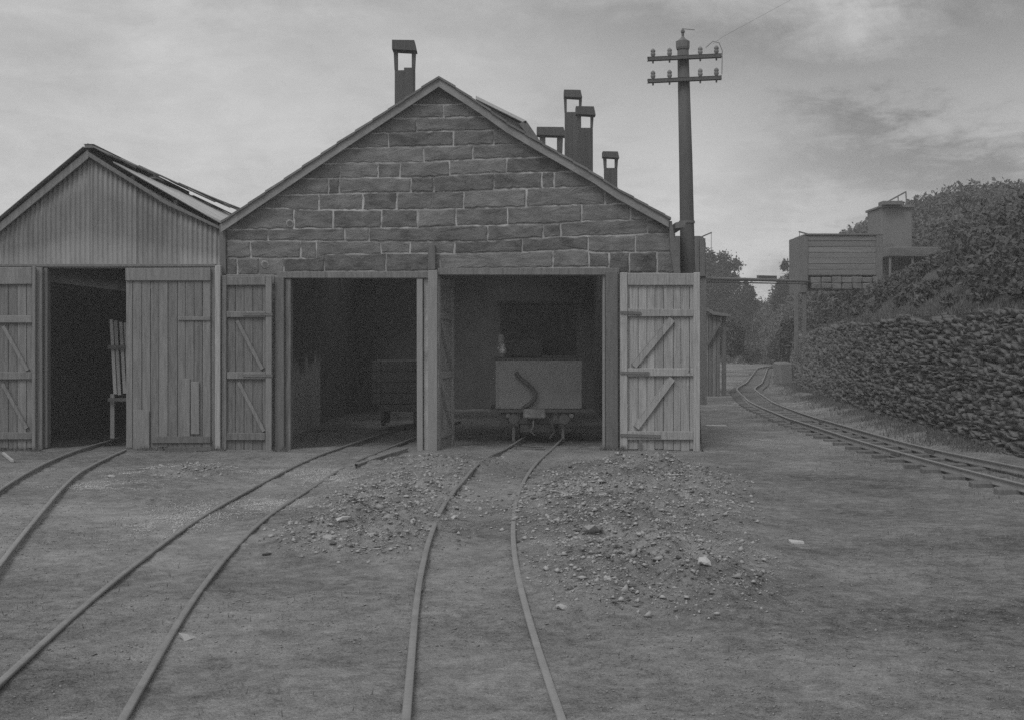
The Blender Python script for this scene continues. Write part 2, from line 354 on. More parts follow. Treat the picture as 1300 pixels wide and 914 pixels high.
# course lines traced as (x, y) polylines; joints between them
LN = [
 [(520, 133), (563, 133.5), (585, 132), (600, 131)],
 [(500, 151), (545, 150), (600, 148.8), (640, 148)],
 [(470, 170), (515, 168.5), (575, 166.5), (620, 165.5), (660, 165)],
 [(440, 189), (495, 187.3), (560, 186), (600, 184.5), (640, 183.5), (680, 182)],
 [(400, 208.5), (440, 207.6), (508, 206.8), (560, 205), (600, 203), (640, 201), (700, 199.5), (730, 199)],
 [(380, 227.5), (440, 226.6), (550, 225.5), (580, 222), (640, 219.8), (700, 218.8), (760, 218)],
 [(340, 249), (380, 247.5), (440, 245.8), (550, 244.3), (588, 243.5), (627, 241), (660, 239.8), (700, 238.5), (735, 237), (790, 236)],
 [(310, 265), (373, 264.5), (376, 266.8), (440, 267), (500, 266.7), (560, 265.8), (620, 264), (668, 263), (740, 259.8), (830, 258)],
 [(286, 292), (350, 291), (430, 290), (530, 289.5), (580, 287), (640, 286.2), (648, 285.2), (700, 284.7), (738, 281), (790, 279.8), (850, 279)],
 [(286, 306), (345, 306), (430, 306.3), (500, 307.2), (560, 307), (625, 306.4), (650, 304.5), (690, 302), (715, 300.5), (790, 299.3), (820, 297), (858, 296)],
 [(286, 327.5), (340, 328), (402, 328.5), (412, 323.5), (470, 322), (520, 321.8), (600, 322), (628, 320.8), (663, 320), (700, 318.3), (745, 316.5), (748, 321), (795, 320.3), (858, 319.5)],
 [(286, 350), (360, 350), (361, 345), (530, 344.5), (560, 342), (768, 338.5), (785, 346), (858, 347)]]
JT = [[], [563], [529], [493, 575, 627], [538, 600], [432, 480, 508, 570.5, 643], [417, 430.6, 521.8, 550.3, 627, 688, 703.5],
      [405, 461, 503.6, 588.4, 668, 768], [373, 422.5, 484, 530, 579, 644.5, 738, 800], [340, 437.8, 468.6, 619, 689.6, 712, 822],
      [318, 381.8, 401.3, 484, 520.6, 576.6, 663, 746.5, 806], [301, 329, 360.5, 412, 490, 558.5, 702, 747.5, 773, 799, 834]]
def yl(line, x): return float(np.interp(x, [q[0] for q in line], [q[1] for q in line]))
def clip(poly, a, b):                                  # keep the side to the left of a->b (image y down)
    out = []; n = len(poly)
    f = lambda p: (b[0] - a[0]) * (p[1] - a[1]) - (b[1] - a[1]) * (p[0] - a[0])
    for i in range(n):
        p, q = poly[i], poly[(i + 1) % n]; fp, fq = f(p), f(q)
        if fp >= 0: out.append(p)
        if (fp >= 0) != (fq >= 0):
            t = fp / (fp - fq); out.append((p[0] + t * (q[0] - p[0]), p[1] + t * (q[1] - p[1])))
    return out
def densify(poly, st=5):
    out = []
    for i in range(len(poly)):
        p, q = poly[i], poly[(i + 1) % len(poly)]; L_ = math.hypot(q[0] - p[0], q[1] - p[1]); k = max(1, int(L_ / st))
        for j in range(k): out.append((p[0] + (q[0] - p[0]) * j / k, p[1] + (q[1] - p[1]) * j / k))
    return out
def stone_block(poly, parent):
    poly = densify(poly)
    if len(poly) < 4: return
    area = abs(sum(poly[i][0] * poly[(i + 1) % len(poly)][1] - poly[(i + 1) % len(poly)][0] * poly[i][1] for i in range(len(poly)))) / 2
    if area < 40: return
    cxp = sum(p[0] for p in poly) / len(poly); cyp = sum(p[1] for p in poly) / len(poly)
    xs_ = [p[0] for p in poly]; ys_ = [p[1] for p in poly]
    wpx = max(xs_) - min(xs_); hpx = max(ys_) - min(ys_)
    def inset(p, d, j):
        x = cxp + (p[0] - cxp) * max(.3, 1 - 2 * d / max(wpx, 1)); y = cyp + (p[1] - cyp) * max(.3, 1 - 2 * d / max(hpx, 1))
        return (x + random.uniform(-j, j), y + random.uniform(-j, j))
    b = bmesh.new(); pr = random.uniform(.008, .022)
    r0 = [inset(p, 1.05, .8) for p in poly]; A = [b.verts.new(P(q[0], q[1], Y0 + .03)) for q in r0]
    B = [b.verts.new(P(q[0], q[1], Y0 - pr * .55)) for q in r0]
    C = [b.verts.new(P(*inset(q, 1.5, .6), Y0 - pr + random.uniform(-.004, .004))) for q in r0]
    D = b.verts.new(P(cxp + random.uniform(-5, 5), cyp, Y0 - pr - random.uniform(0, .003)))
    n = len(poly)
    for i in range(n):
        j = (i + 1) % n; b.faces.new((A[i], A[j], B[j], B[i])); b.faces.new((B[i], B[j], C[j], C[i])); b.faces.new((C[i], C[j], D))
    b.faces.new(A[::-1]); bmesh.ops.recalc_face_normals(b, faces=b.faces)
    obj('stone', b, MT['stone'], parent)
for c in range(12):
    up = LN[c - 1] if c else [(530, 100), (590, 100)]
    lo = LN[c]
    js = [min(lo[0][0], up[0][0])] + JT[c] + [max(lo[-1][0], up[-1][0])]
    js[0] = max(js[0], 286 + .8); js[-1] = min(js[-1], 858 - .5)
    for a, b_ in zip(js, js[1:]):
        k = random.uniform(-1.2, 1.2); k2 = random.uniform(-1.2, 1.2)
        xs_ = [a + (b_ - a) * t for t in (0, .12, .3, .5, .7, .88, 1)]
        poly = [(x + (k if i == 0 else 0), yl(up, x)) for i, x in enumerate(xs_)] + [(x, yl(lo, x)) for x in xs_[::-1]]
        poly = clip(poly, (281, 296), (557, 108)); poly = clip(poly, (557, 108), (860, 292))
        if len(poly) > 3: stone_block(poly, gable)
for (px, py) in ((368, 284), (336.5, 336)):             # two putlog holes: shaded insides put on as dark discs, rimmed with mortar
    b = bmesh.new(); tube(b, [P(px, py, Y0 - .026), P(px, py, Y0 + .0)], [.05, .06], 9); hr = obj('hole_rim', b, MT['mortar'], gable)
    b = bmesh.new(); tube(b, [P(px, py, Y0 - .029), P(px, py, Y0 - .02)], [.036, .036], 9); obj('hole_shade_disc', b, MT['iron'], gable)
# lintels, posts, frames
def board(name, x0, x1, y0, y1, yn, yf, m, parent, jit=.004):
    return obj(name, BX((Xg(x0), yn, Zg(y1)), (Xg(x1), yf, Zg(y0)), .006, jit), MT[m], parent)
board('lintel', 352, 546, 345.5, 353.5, Y0 - .06, Y0 + .3, 'woodmid', shed)
board('lintel', 556, 786, 341, 349.5, Y0 - .06, Y0 + .3, 'woodmid', shed)
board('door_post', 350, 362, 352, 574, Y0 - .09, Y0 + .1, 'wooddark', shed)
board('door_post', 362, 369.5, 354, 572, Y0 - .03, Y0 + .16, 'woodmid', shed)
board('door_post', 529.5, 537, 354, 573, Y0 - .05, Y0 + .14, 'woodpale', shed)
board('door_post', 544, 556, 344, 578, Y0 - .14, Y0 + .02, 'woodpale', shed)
board('door_post', 537.5, 544, 352, 574, Y0 + .06, Y0 + .1, 'vent', shed)  # dark board put in for the shade of the gap between posts
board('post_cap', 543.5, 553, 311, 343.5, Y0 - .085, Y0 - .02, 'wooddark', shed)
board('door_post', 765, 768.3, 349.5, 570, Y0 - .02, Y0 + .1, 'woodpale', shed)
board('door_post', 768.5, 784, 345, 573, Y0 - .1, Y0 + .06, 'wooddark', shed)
board('door_post', 276, 283, 338, 574, Y0 - .16, Y0 + .03, 'wood', shed)
board('door_post', 283.5, 288.5, 350, 574, Y0 - .12, Y0 - .01, 'woodmid', shed)
board('spandrel_board', 288, 349, 349, 362, Y0 - .05, Y0 - .012, 'woodmid', shed)
board('corner_board', 279.5, 287.5, 286, 349, Y0 - .05, Y0 + .05, 'wooddark', shed)
# bargeboards and verge slates
def rake_boards(line):
    k = 1 if line[-1][0] > 557 else -1
    for (x0, y0_), (x1, y1_) in zip(line, line[1:]):
        b = bmesh.new()
        if abs(x1 - x0) > 5:
            poly = [P(x0, y0_ + 3.0, yb), P(x1, y1_ + 3.0, yb), P(x1, y1_ + 13.5, yb), P(x0, y0_ + 13.5, yb)]
            prism(b, poly, (0, .035, 0)); obj('bargeboard', b, MT['barge'], shed)
        else: b.free()
    tot = []; x = 557.
    while abs(x - 557) < abs(line[-1][0] - 557) - 6:
        x2 = x + k * random.uniform(18, 24); x2 = min(max(x2, 280), 852)
        lx = [q[0] for q in line]; lyy = [q[1] for q in line]
        if k < 0: lx = lx[::-1]; lyy = lyy[::-1]
        f = lambda q: float(np.interp(q, lx, lyy))
        dz = random.uniform(-.3, .5)
        b = bmesh.new()
        poly = [P(x, f(x) - .2, yb - .03), P(x2, f(x2) - 1.6 + dz, yb - .03), P(x2, f(x2) + 1.6 + dz, yb - .03), P(x, f(x) + 2.6, yb - .03)]
        prism(b, poly, (0, .36, 0)); obj('slate', b, MT['slate'], shed); x = x2
rake_boards(LEFT_RAKE); rake_boards(RIGHT_RAKE)
YE = 30.0
def roof_side(name, xa, za, xb, zb, y0_, y1_, n, th, m, parent, gaps=()):
    """stepped courses from eave b up to ridge a"""
    bm = bmesh.new(); sg = 1 if xb > xa else -1
    for i in range(n):
        t0, t1 = i / n, (i + 1) / n + .02
        xA, zA = xa + (xb - xa) * t0, za + (zb - za) * t0; xB, zB = xa + (xb - xa) * t1, za + (zb - za) * t1
        prism(bm, [(xA, y0_, zA - .0), (xB, y0_, zB + .012), (xB, y0_, zB - th), (xA, y0_, zA - th - .01)], (0, y1_ - y0_, 0))
    return obj(name, bm, MT[m], parent)
def added_light_gaps(y0_, y1_):                            # unseen open strip of roof, added to let daylight into the bays
    for xe, ze in ((Xg(279), Zg(284)), (Xg(853), Zg(281))):
        b = bmesh.new()
        for k in range(int((y1_ - y0_) / .6) + 1): y_ = y0_ + .05 + k * .6; bar(b, (rx0, y_, rz0), (xe, y_, ze), .05, .06)
        obj('added_gap_bars', b, MT['sootwood'], shed)
rx0, rz0 = Xg(557), Zg(97) - .06
for ya, yb2 in ((Y0 + .22, 21.3), (23.4, 25.6), (28.2, YE)):  # slates left out in two unseen strips to brighten the interior
    roof_side('roof_slope', rx0, rz0, Xg(279), Zg(284) - .03, ya, yb2, 14, .05, 'slate', shed)
    roof_side('roof_slope', rx0 + .003, rz0 + .002, Xg(853), Zg(281) - .03, ya, yb2, 14, .05, 'slate', shed)
added_light_gaps(21.35, 23.35); added_light_gaps(25.65, 28.15)
b = bmesh.new(); tube(b, [(rx0, Y0 + .3, rz0 + .02), (rx0, YE, rz0 + .02)], .05, 8); obj('ridge_roll', b, MT['slate'], shed)
XL, XR = Xg(286), Xg(858)
obj('side_wall', BX((XL, Y0 + T + .002, -.2), (XL + .45, YE, Zg(300))), MT['limewash'], shed)
obj('side_wall', BX((XR - .45, Y0 + T + .002, -.2), (XR, YE, Zg(300))), MT['soot'], shed)
b = bmesh.new(); prism(b, [(XL, YE, -.2), (XR, YE, -.2), (XR, YE, Zg(300)), (rx0, YE, rz0 - .1), (XL, YE, Zg(300))], (0, .4, 0)); obj('back_wall', b, MT['soot'], shed)
for yy in (21.2, 24.2, 27.2):
    b = bmesh.new(); bar(b, (XL + .3, yy, Zg(302)), (XR - .3, yy, Zg(302)), .12, .2)
    bar(b, (rx0, yy, Zg(302)), (rx0, yy, rz0 - .2), .1, .1, up=(0, 1, 0)); obj('roof_truss', b, MT['sootwood'], shed)
b = bmesh.new()                                        # tarred downpipe leaning down the right quoin
prism(b, [P(849.5, 281, Y0 - .1), P(853, 281, Y0 - .1), P(857.5, 310, Y0 - .1), P(864, 345, Y0 - .1), P(863, 350, Y0 - .1), P(856, 350, Y0 - .1), P(851, 318, Y0 - .1)], (0, .3, 0))
obj('downpipe', b, MT['iron'], shed)
b = bmesh.new(); prism(b, [(XR - .02, Y0 - .12, Zg(284)), (XR + .13, Y0 - .12, Zg(281)), (XR + .10, Y0 - .12, Zg(290)), (XR - .02, Y0 - .12, Zg(291))], (0, 10, 0)); obj('gutter', b, MT['iron'], shed)
# raised louvred lantern along the ridge
lan = obj('roof_lantern', (lambda b: (prism(b, [(rx0 - .9, 21.4, 4.2), (rx0 + 1.42, 21.4, 4.15), (rx0 + 1.25, 21.4, 4.90), (rx0, 21.4, 5.55), (rx0 - 1.1, 21.4, 5.0)], (0, 4.2, 0)), b)[1])(bmesh.new()), MT['wooddark'], shed)
b = bmesh.new(); p0 = P(604, 122, 21.3); p1 = P(668, 153.5, 21.3); p2 = P(684, 177, 21.3)
prism(b, [p0, p1, p1 - Vector((0, 0, .05)), p0 - Vector((0, 0, .05))], (0, 4.5, 0)); obj('lantern_roof', b, MT['corrp'], lan)
b = bmesh.new(); prism(b, [p1, p2, p2 - Vector((.10, 0, .02)), p1 - Vector((.12, 0, .05))], (0, 4.5, 0)); obj('lantern_flap', b, MT['wooddark'], lan)
# timber smoke vents: a boxed chimney, two uprights and a cap
def vent(cx_, topy, capw, caph, ops, bw_, oph, Y, stepy=0, zb=3.4, lean=0, slope=1.0):
    """cx: centre px; topy/caph cap; opening height oph px; bw body width px"""
    s = Y / F; X = (cx_ - CX) * s; W = bw_ * s; zt = CAMH - (topy - HZ) * s; zc = zt - caph * s; zo = zc - oph * s; dp = W * .5
    v = obj('smoke_vent', BX((X - W / 2, Y, zb), (X + W / 2, Y + dp, zo), .008, .004), MT['vent'], shed)
    pw = ops * s
    for sd in (-1, 1):
        bm = bmesh.new(); xo = X + sd * W / 2; xi = xo - sd * pw
        prism(bm, [(xo, Y, zo), (xi, Y, zo), (xi + sd * .0, Y, zc + .01), (xo + sd * .015, Y, zc + .01)], (0, dp, 0)); obj('upright', bm, MT['vent'], v)
    bm = bmesh.new(); hw = capw * s / 2
    prism(bm, [(X - hw, Y - .06, zc - .01), (X + hw, Y - .06, zc - .03), (X + hw * .82, Y - .06, zt - .005), (X - hw, Y - .06, zt)], (0, dp + .12, 0)); obj('cap', bm, MT['vent'], v)
    bm = bmesh.new(); bx(bm, (X - W * .02, Y - .012, zb), (X + W * .44, Y - .001, zo + (.035 if stepy else -.02))); obj('cover_board', bm, MT['vent'], v)
vent(513.5, 52, 31, 11, 3.6, 25.5, 26.5, 20.2, 1, 4.3)
vent(727.5, 115, 23, 8, 2.6, 21, 19.5, 25.0)
vent(743.5, 136, 25, 9, 2.8, 18.5, 17.5, 22.0, zb=3.3)
vent(775.5, 193, 21, 6.5, 3.2, 17, 14, 25.0, zb=3.0)
vent(700, 162, 37, 9.5, 6.5, 28, 22, 27.0, zb=3.6)

# ------------------------------------------------------------------ doors
def leaf(name, x0, x1, top_, bot, rails, braces, m, parent, yn, stiles=(9, 8), npl=7, label=None, mrail=None, M=None, ragged=3, yup=Y0):
    """framed, ledged and braced leaf drawn in the gable plane (px); planks behind, ledges in front"""
    mr_ = mrail or m
    root = bpy.data.objects.new(name, None); col.objects.link(root); root.parent = parent
    wl = Vector((Xg(x0), yn, 0)); pl = parent.location; root.location = wl - pl
    if label: root['label'] = label
    xs_ = np.linspace(x0 + 1, x1 - 1, npl + 1); xs_[1:-1] += RNG.uniform(-.9, .9, npl - 1)
    def add(nm, bm, mm):
        if M: bmesh.ops.transform(bm, matrix=M, verts=bm.verts)
        bm.normal_update(); me = bpy.data.meshes.new(nm); bm.to_mesh(me); bm.free(); me.materials.append(MT[mm])
        o = bpy.data.objects.new(nm, me); col.objects.link(o); o.parent = root; o.location = -wl; return o
    for a, b_ in zip(xs_, xs_[1:]):
        bb = bot + random.uniform(-ragged, 0); jj = random.uniform(-.003, .003)
        add('plank', BX((Xg(a) + .003, yn + .03 + jj, Zg(bb)), (Xg(b_) - .003, yn + .055 + jj, Zg(top_ + 1)), .004, .0015), m)
    for sx0, sx1 in ((x0, x0 + stiles[0]), (x1 - stiles[1], x1)):
        if sx1 - sx0 > 1: add('stile', BX((Xg(sx0), yn - .012, Zg(bot)), (Xg(sx1), yn + .028, Zg(top_)), .006, .003), mr_)
    for a, b_ in rails:
        add('ledge', BX((Xg(x0 + stiles[0]) + .002, yn - .010, Zg(b_)), (Xg(x1 - stiles[1]) - .002, yn + .0275, Zg(a)), .006, .003), mr_)
    for (xa, ya, xb, yb_, wd) in braces:
        bm = bmesh.new(); bar(bm, (Xg(xa), yn + .009, Zg(ya)), (Xg(xb), yn + .009, Zg(yb_)), .034, wd * Y0 / F, bev=.004); add('brace', bm, mr_)
    return root
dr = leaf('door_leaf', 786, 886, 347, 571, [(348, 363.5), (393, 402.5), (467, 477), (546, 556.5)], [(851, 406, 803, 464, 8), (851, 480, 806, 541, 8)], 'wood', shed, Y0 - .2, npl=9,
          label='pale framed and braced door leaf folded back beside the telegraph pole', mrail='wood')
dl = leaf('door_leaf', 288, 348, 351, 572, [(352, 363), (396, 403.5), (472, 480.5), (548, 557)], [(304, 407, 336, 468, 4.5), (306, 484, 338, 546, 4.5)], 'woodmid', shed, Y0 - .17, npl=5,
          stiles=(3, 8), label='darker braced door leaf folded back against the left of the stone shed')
ang = math.atan2(19.42 - Y0, Xg(557) * 0 + (.845 * -1) - Xg(557))
Mh = Matrix.Translation(Vector((Xg(557), Y0 + .03, 0))) @ Matrix.Rotation(ang, 4, 'Z') @ Matrix.Translation(-Vector((Xg(557), Y0 - .0, 0)))
dm = leaf('door_leaf', 557, 646, 350, 573, [(352, 362), (396, 405), (472, 481), (548, 557)], [(570, 408, 632, 468, 7), (570, 484, 632, 545, 7)], 'wood', shed, Y0, npl=7, stiles=(8, 9), M=Mh,
          label='door leaf of the right bay swung inward and seen almost edge-on')
for nm, pts in (('hinge_strap', [(786, 397.5, 812, 398.5)]), ('hinge_strap', [(786, 550.5, 836, 552)])):
    for a, c, e, f_ in pts:
        b = bmesh.new(); bar(b, (Xg(a), Y0 - .222, Zg(c)), (Xg(e), Y0 - .222, Zg(f_)), .012, .035, bev=.002); o = obj(nm, b, MT['iron'], shed)
b = bmesh.new(); bar(b, (Xg(811), Y0 - .22, Zg(557)), (Xg(811), Y0 - .22, Zg(568)), .02, .035, up=(1, 0, 0)); obj('bolt', b, MT['iron'], shed)

for yy in (399.8, 476.2):
    b = bmesh.new(); bar(b, (Xg(312), Y0 - .188, Zg(yy)), (Xg(349), Y0 - .188, Zg(yy)), .01, .032, bev=.002); obj('hinge_strap', b, MT['iron'], shed)
b = bmesh.new(); bar(b, (Xg(786), Y0 - .222, Zg(472.5)), (Xg(822), Y0 - .222, Zg(473)), .012, .032, bev=.002); obj('hinge_strap', b, MT['iron'], shed)
b = bmesh.new(); tube(b, [(Xg(872), Y0 - .215, Zg(460)), (Xg(872), Y0 - .26, Zg(462)), (Xg(872), Y0 - .26, Zg(470)), (Xg(872), Y0 - .215, Zg(472))], .008, 6); obj('door_pull', b, MT['iron'], shed)

# ------------------------------------------------------------------ narrow gauge engine in the right bay
wg = empty('tank_engine', (Xg(684, 20.3), 20.2, 0), 'grey slab-sided narrow gauge engine standing on the rails in the right bay', 'engine')
YW = 20.2
def wb(name, x0, x1, y0_, y1_, yn, yf, m, parent=wg, bev=.01, jit=0):
    return obj(name, BX((Xg(x0, YW), yn, Zg(y1_, YW)), (Xg(x1, YW), yf, Zg(y0_, YW)), bev, jit), MT[m], parent)
tank = wb('tank_panel', 629, 739, 457, 519, YW, YW + 1.1, 'loco')
wb('top_rim', 627, 741, 454.5, 457, YW - .02, YW + 1.15, 'iron', bev=.004)
wb('angle_strip', 629.5, 632.5, 458, 518, YW - .012, YW - .001, 'loco', tank, bev=.002)
wb('angle_strip', 735.5, 738.5, 458, 518, YW - .012, YW - .001, 'loco', tank, bev=.002)
wb('running_plate', 622, 748, 519.3, 523, YW - .1, YW + 1.5, 'iron', bev=.003)
wb('frame_beam', 636, 730, 523.3, 538, YW + .0, YW + 1.3, 'iron', bev=.006)
buf = wb('buffer_block', 664, 692, 518, 530, YW - .28, YW - .11, 'rub', bev=.02)
b = bmesh.new(); tube(b, [P(677, 530, YW - .2), P(677, 541, YW - .26), P(674, 548, YW - .24), P(679, 552, YW - .22)], .014, 7); obj('coupling_link', b, MT['rail'], wg)
def hose(pts, r, m): 
    b = bmesh.new(); tube(b, pts, r, 8); return obj('hose', b, MT[m], wg, True)
hose([P(655, 473, YW - .03), P(660, 480, YW - .06), P(672, 489, YW - .09), P(680, 498, YW - .09), P(678, 508, YW - .08), P(668, 515, YW - .07), P(660, 523, YW - .05)], .03, 'iron')
for pxx in (661, 707):
    b = bmesh.new(); cxw = Xg(pxx, YW + .25)
    for a, r, wdt in ((0, .20, .04), (.04, .225, .02)):
        tube(b, [(cxw + a - .03, YW + .5, .26), (cxw + a + wdt - .03, YW + .5, .26)], r, 20)
    whl = obj('wheel', b, MT['iron'], wg)
    b = bmesh.new(); bx(b, (cxw - .07, YW - .005, .30), (cxw + .0, YW + .06, .42), .01); obj('axle_guard', b, MT['rail'], wg)
for xx in (652, 716):
    b = bmesh.new(); tube(b, [(Xg(xx, YW), YW - .18, Zg(531, YW)), (Xg(xx, YW), YW - .16, Zg(531, YW)), (Xg(xx, YW), YW - .155, Zg(531, YW)), (Xg(xx, YW), YW + .0, Zg(531, YW))], [.075, .08, .035, .04], 12); obj('buffer', b, MT['iron'], wg)
wb('guard_iron', 650, 654, 538, 562, YW + .08, YW + .12, 'rail', bev=.004); wb('guard_iron', 713, 717, 538, 562, YW + .08, YW + .12, 'rail', bev=.004)
wb('drag_box', 660, 700, 538.2, 549, YW + .02, YW + .5, 'iron', bev=.01)
b = bmesh.new(); tube(b, [P(690, 524, YW - .12), P(700, 536, YW - .1), P(704, 548, YW - .06), P(698, 556, YW - .02)], .018, 7); obj('brake_pipe', b, MT['iron'], wg)
b = bmesh.new(); tube(b, [(Xg(640, YW), YW + .5, .26), (Xg(730, YW), YW + .5, .26)], .035, 8); obj('axle', b, MT['iron'], wg)
wb('cab_sheet', 634, 737, 384, 453, YW + 1.25, YW + 1.3, 'iron'); wb('cab_roof', 629, 742, 379, 383.5, YW + 1.2, YW + 2.6, 'iron')
for a in (654, 716): wb('cab_spectacle', a - 9, a + 9, 392, 410, YW + 1.235, YW + 1.248, 'iron', bev=.02)
wb('bunker', 640, 690, 431, 454, YW + .5, YW + 1.1, 'wooddark', bev=.02)
for xx in (645, 725):
    b = bmesh.new(); tube(b, [(Xg(xx, YW), YW - .1, Zg(527, YW)), (Xg(xx, YW), YW - .001, Zg(527, YW))], .035, 10); obj('lifting_ring', b, MT['rail'], wg)
for i in range(9):
    for yy in (459.5, 516.5):
        b = bmesh.new(); tube(b, [(Xg(635 + i * 12.2, YW), YW - .008, Zg(yy, YW)), (Xg(635 + i * 12.2, YW), YW - .0005, Zg(yy, YW))], .009, 6); obj('rivet', b, MT['loco'], tank)
b = bmesh.new(); tube(b, [P(636, 425, YW + .1), P(637, 453, YW + .1)], .045, 9); obj('brake_column', b, MT['loco'], wg)
b = bmesh.new(); lathe(b, [(.02, 0), (.06, .02), (.065, .08), (.04, .11), (.045, .14), (.02, .16)], P(638, 450, YW + .02), 9); tube(b, [P(631, 441, YW + .02), P(637, 444, YW + .02)], .02, 6); obj('brass_valve', b, MT['bright'], wg, True)

# a small wagon standing in the gloom of the left bay
sw = empty('plank_wagon', (-1.93, 22.9, 0), 'dim plank-ended wagon standing deep in the left bay of the stone shed', 'wagon')
for i in range(4): obj('plank', BX((-2.38, 22.8, .42 + i * .185), (-1.48, 22.84, .595 + i * .185), .006, .004), MT['wooddark'], sw)
obj('body', BX((-2.36, 22.845, .44), (-1.50, 24.2, 1.14), .01), MT['wooddark'], sw)
for xx in (-2.3, -1.6): obj('stanchion', BX((xx, 22.76, .36), (xx + .06, 22.797, 1.17), .004), MT['iron'], sw)
obj('frame', BX((-2.3, 22.78, .29), (-1.56, 24.3, .405), .01), MT['wooddark'], sw)
for xx in (-2.22, -1.66):
    for yy in (23.1, 23.9):
        b = bmesh.new(); tube(b, [(xx - .03, yy, .19), (xx + .03, yy, .19)], .16, 16); obj('wheel', b, MT['iron'], sw)
b = bmesh.new(); tube(b, [(-1.94, 22.77, .34), (-1.94, 22.68, .33), (-1.94, 22.66, .22), (-1.93, 22.7, .16)], .014, 6); obj('coupling_chain', b, MT['rail'], sw)

# ------------------------------------------------------------------ corrugated iron shed
YS = 18.6
cs = empty('corrugated_shed', (Xg(112, YS), YS, 0), 'corrugated iron shed with a sagging patched roof at the far left', 'shed')
def corr(name, p0, u, v, wid, length, m, parent, pitch=.068, amp=.011, nrm=None, topf=None, sag=0, nv=3):
    """corrugated sheet: width along u, length along v; topf(x) cuts the length"""
    u = Vector(u).normalized(); v = Vector(v).normalized(); n_ = Vector(nrm) if nrm else u.cross(v)
    k = max(4, int(wid / pitch * 8)); V = []; ph = random.random() * 6
    for side in (0, -.003):
        for i in range(k + 1):
            a = wid * i / k; L_ = topf(a) if topf else length
            for j in range(nv + 1):
                t = L_ * j / nv
                V.append(Vector(p0) + u * a + v * t + n_ * (amp * math.sin(2 * math.pi * a / pitch) + side + sag * math.sin(math.pi * j / nv) + .004 * math.sin(ph + a * 3)))
    q = k + 1; r = nv + 1; Fq = []
    for i in range(k):
        for j in range(nv):
            a = i * r + j; Fq.append((a, a + r, a + r + 1, a + 1)); o_ = q * r; Fq.append((o_ + a, o_ + a + 1, o_ + a + r + 1, o_ + a + r))
    for j in (0, nv):
        for i in range(k): a = i * r + j; Fq.append((a, a + r, q * r + a + r, q * r + a))
    return mesh_np(name, [tuple(x) for x in V], Fq, MT[m], parent, smooth=True)
zc0 = Zg(337, YS)
ax_, az_ = Xg(111, YS), Zg(196, YS)
lx0 = Xg(-56, YS); lz0 = Zg(338, YS) + .04; rxe = Xg(280, YS); rze = Zg(292, YS)
def rake(X): 
    return az_ + (X - ax_) * ((Zg(288, YS) - az_) / (ax_ - Xg(0, YS)) * -1) if X < ax_ else az_ + (X - ax_) * (rze - az_) / (rxe - ax_)
x = lx0
while x < rxe - .05:
    wd = min(.62 + random.uniform(-.04, .04), rxe - x)
    dy = random.uniform(-.008, .008); dz = random.uniform(-.02, .015)
    corr('iron_sheet', (x, YS - .02 + dy, zc0 + dz), (1, 0, 0), (0, 0, 1), wd + .02, 1, 'corr', cs, nrm=(0, -1, 0), topf=lambda a, x=x, dz=dz: max(.02, rake(x + a) - zc0 - dz))
    x += wd
sl = bmesh.new(); prism(sl, [(lx0, YS + .02, zc0 - .04), (rxe, YS + .02, zc0 - .04), (rxe, YS + .02, rze), (ax_, YS + .02, az_), (lx0, YS + .02, rake(lx0))], (0, .08, 0)); obj('gable_frame', sl, MT['sootwood'], cs)
b = bmesh.new(); prism(b, [P(112, 190, YS - .1), P(0, 283, YS - .1), P(-60, 334, YS - .1), P(-60, 345, YS - .1), P(0, 294, YS - .1), P(112, 201, YS - .1)], (0, .04, 0)); obj('bargeboard', b, MT['woodmid'], cs)
b = bmesh.new(); prism(b, [P(112, 193, YS - .1), P(209, 254, YS - .1), P(279, 288, YS - .1), P(279, 291.5, YS - .1), P(209, 259, YS - .1), P(112, 199, YS - .1)], (0, .04, 0)); obj('bargeboard', b, MT['wooddark'], cs)
YSE = 28.2
rgx, rgz = Xg(111, YS), Zg(190, YS)
ex, ez = rxe + .03, Zg(287, YS)
sl_v = Vector((ex - rgx, 0, ez - rgz)); SL = sl_v.length; nrm = Vector((-sl_v.z, 0, sl_v.x)).normalized()
y = YS - .12; i = 0
while y < YSE:                                        # lower, paler sheets and darker lifted ones towards the ridge
    wd = .62 + random.uniform(-.03, .03)
    corr('roof_sheet', Vector((rgx, y, rgz)) + sl_v * .20 + nrm * .02, (0, 1, 0), sl_v, wd + .03, SL * .82, 'corrp', cs, nrm=nrm, amp=.012, nv=4)
    lift = .07 + .012 * i + random.uniform(-.02, .03)
    if i not in (5, 11):
        corr('roof_sheet', Vector((rgx, y, rgz)) + nrm * (.02 + lift * .5), (0, 1, 0), sl_v + nrm * lift * 1.2, wd + .03, SL * (.17 if i < 7 else .34), 'corr', cs, nrm=nrm, amp=.012)
    y += wd; i += 1
y = YS - .15
lv = Vector((lx0 - .2 - rgx, 0, rake(lx0 - .2) + .05 - rgz)); ln_ = Vector((lv.z, 0, -lv.x)).normalized()
while y < YSE:
    corr('roof_sheet', Vector((rgx, y, rgz)) + ln_ * .02, (0, 1, 0), lv, .65, lv.length, 'corr', cs, nrm=ln_, amp=.012, nv=4); y += .62
for a, b_, dz in ((YS - .12, 21.6, .05), (21.75, 24.0, .02), (24.3, 28.2, -.03)):
    b = bmesh.new(); bar(b, (rgx + .055, a, rgz + dz - .02), (rgx + .055, b_, rgz + dz - .04), .12, .05, bev=.01); obj('ridge_cap', b, MT['iron'], cs)
for t in (.03, .33, .65, .95):
    b = bmesh.new(); q = Vector((rgx, 0, rgz)) + sl_v * t - nrm * .05; bar(b, (q.x, YS + .1, q.z), (q.x, YSE, q.z), .06, .07); obj('purlin', b, MT['sootwood'], cs)
obj('side_wall', BX((lx0 - .05, YS + .05, -.1), (lx0 + .05, YSE, lz0 - .1)), MT['sootwood'], cs)
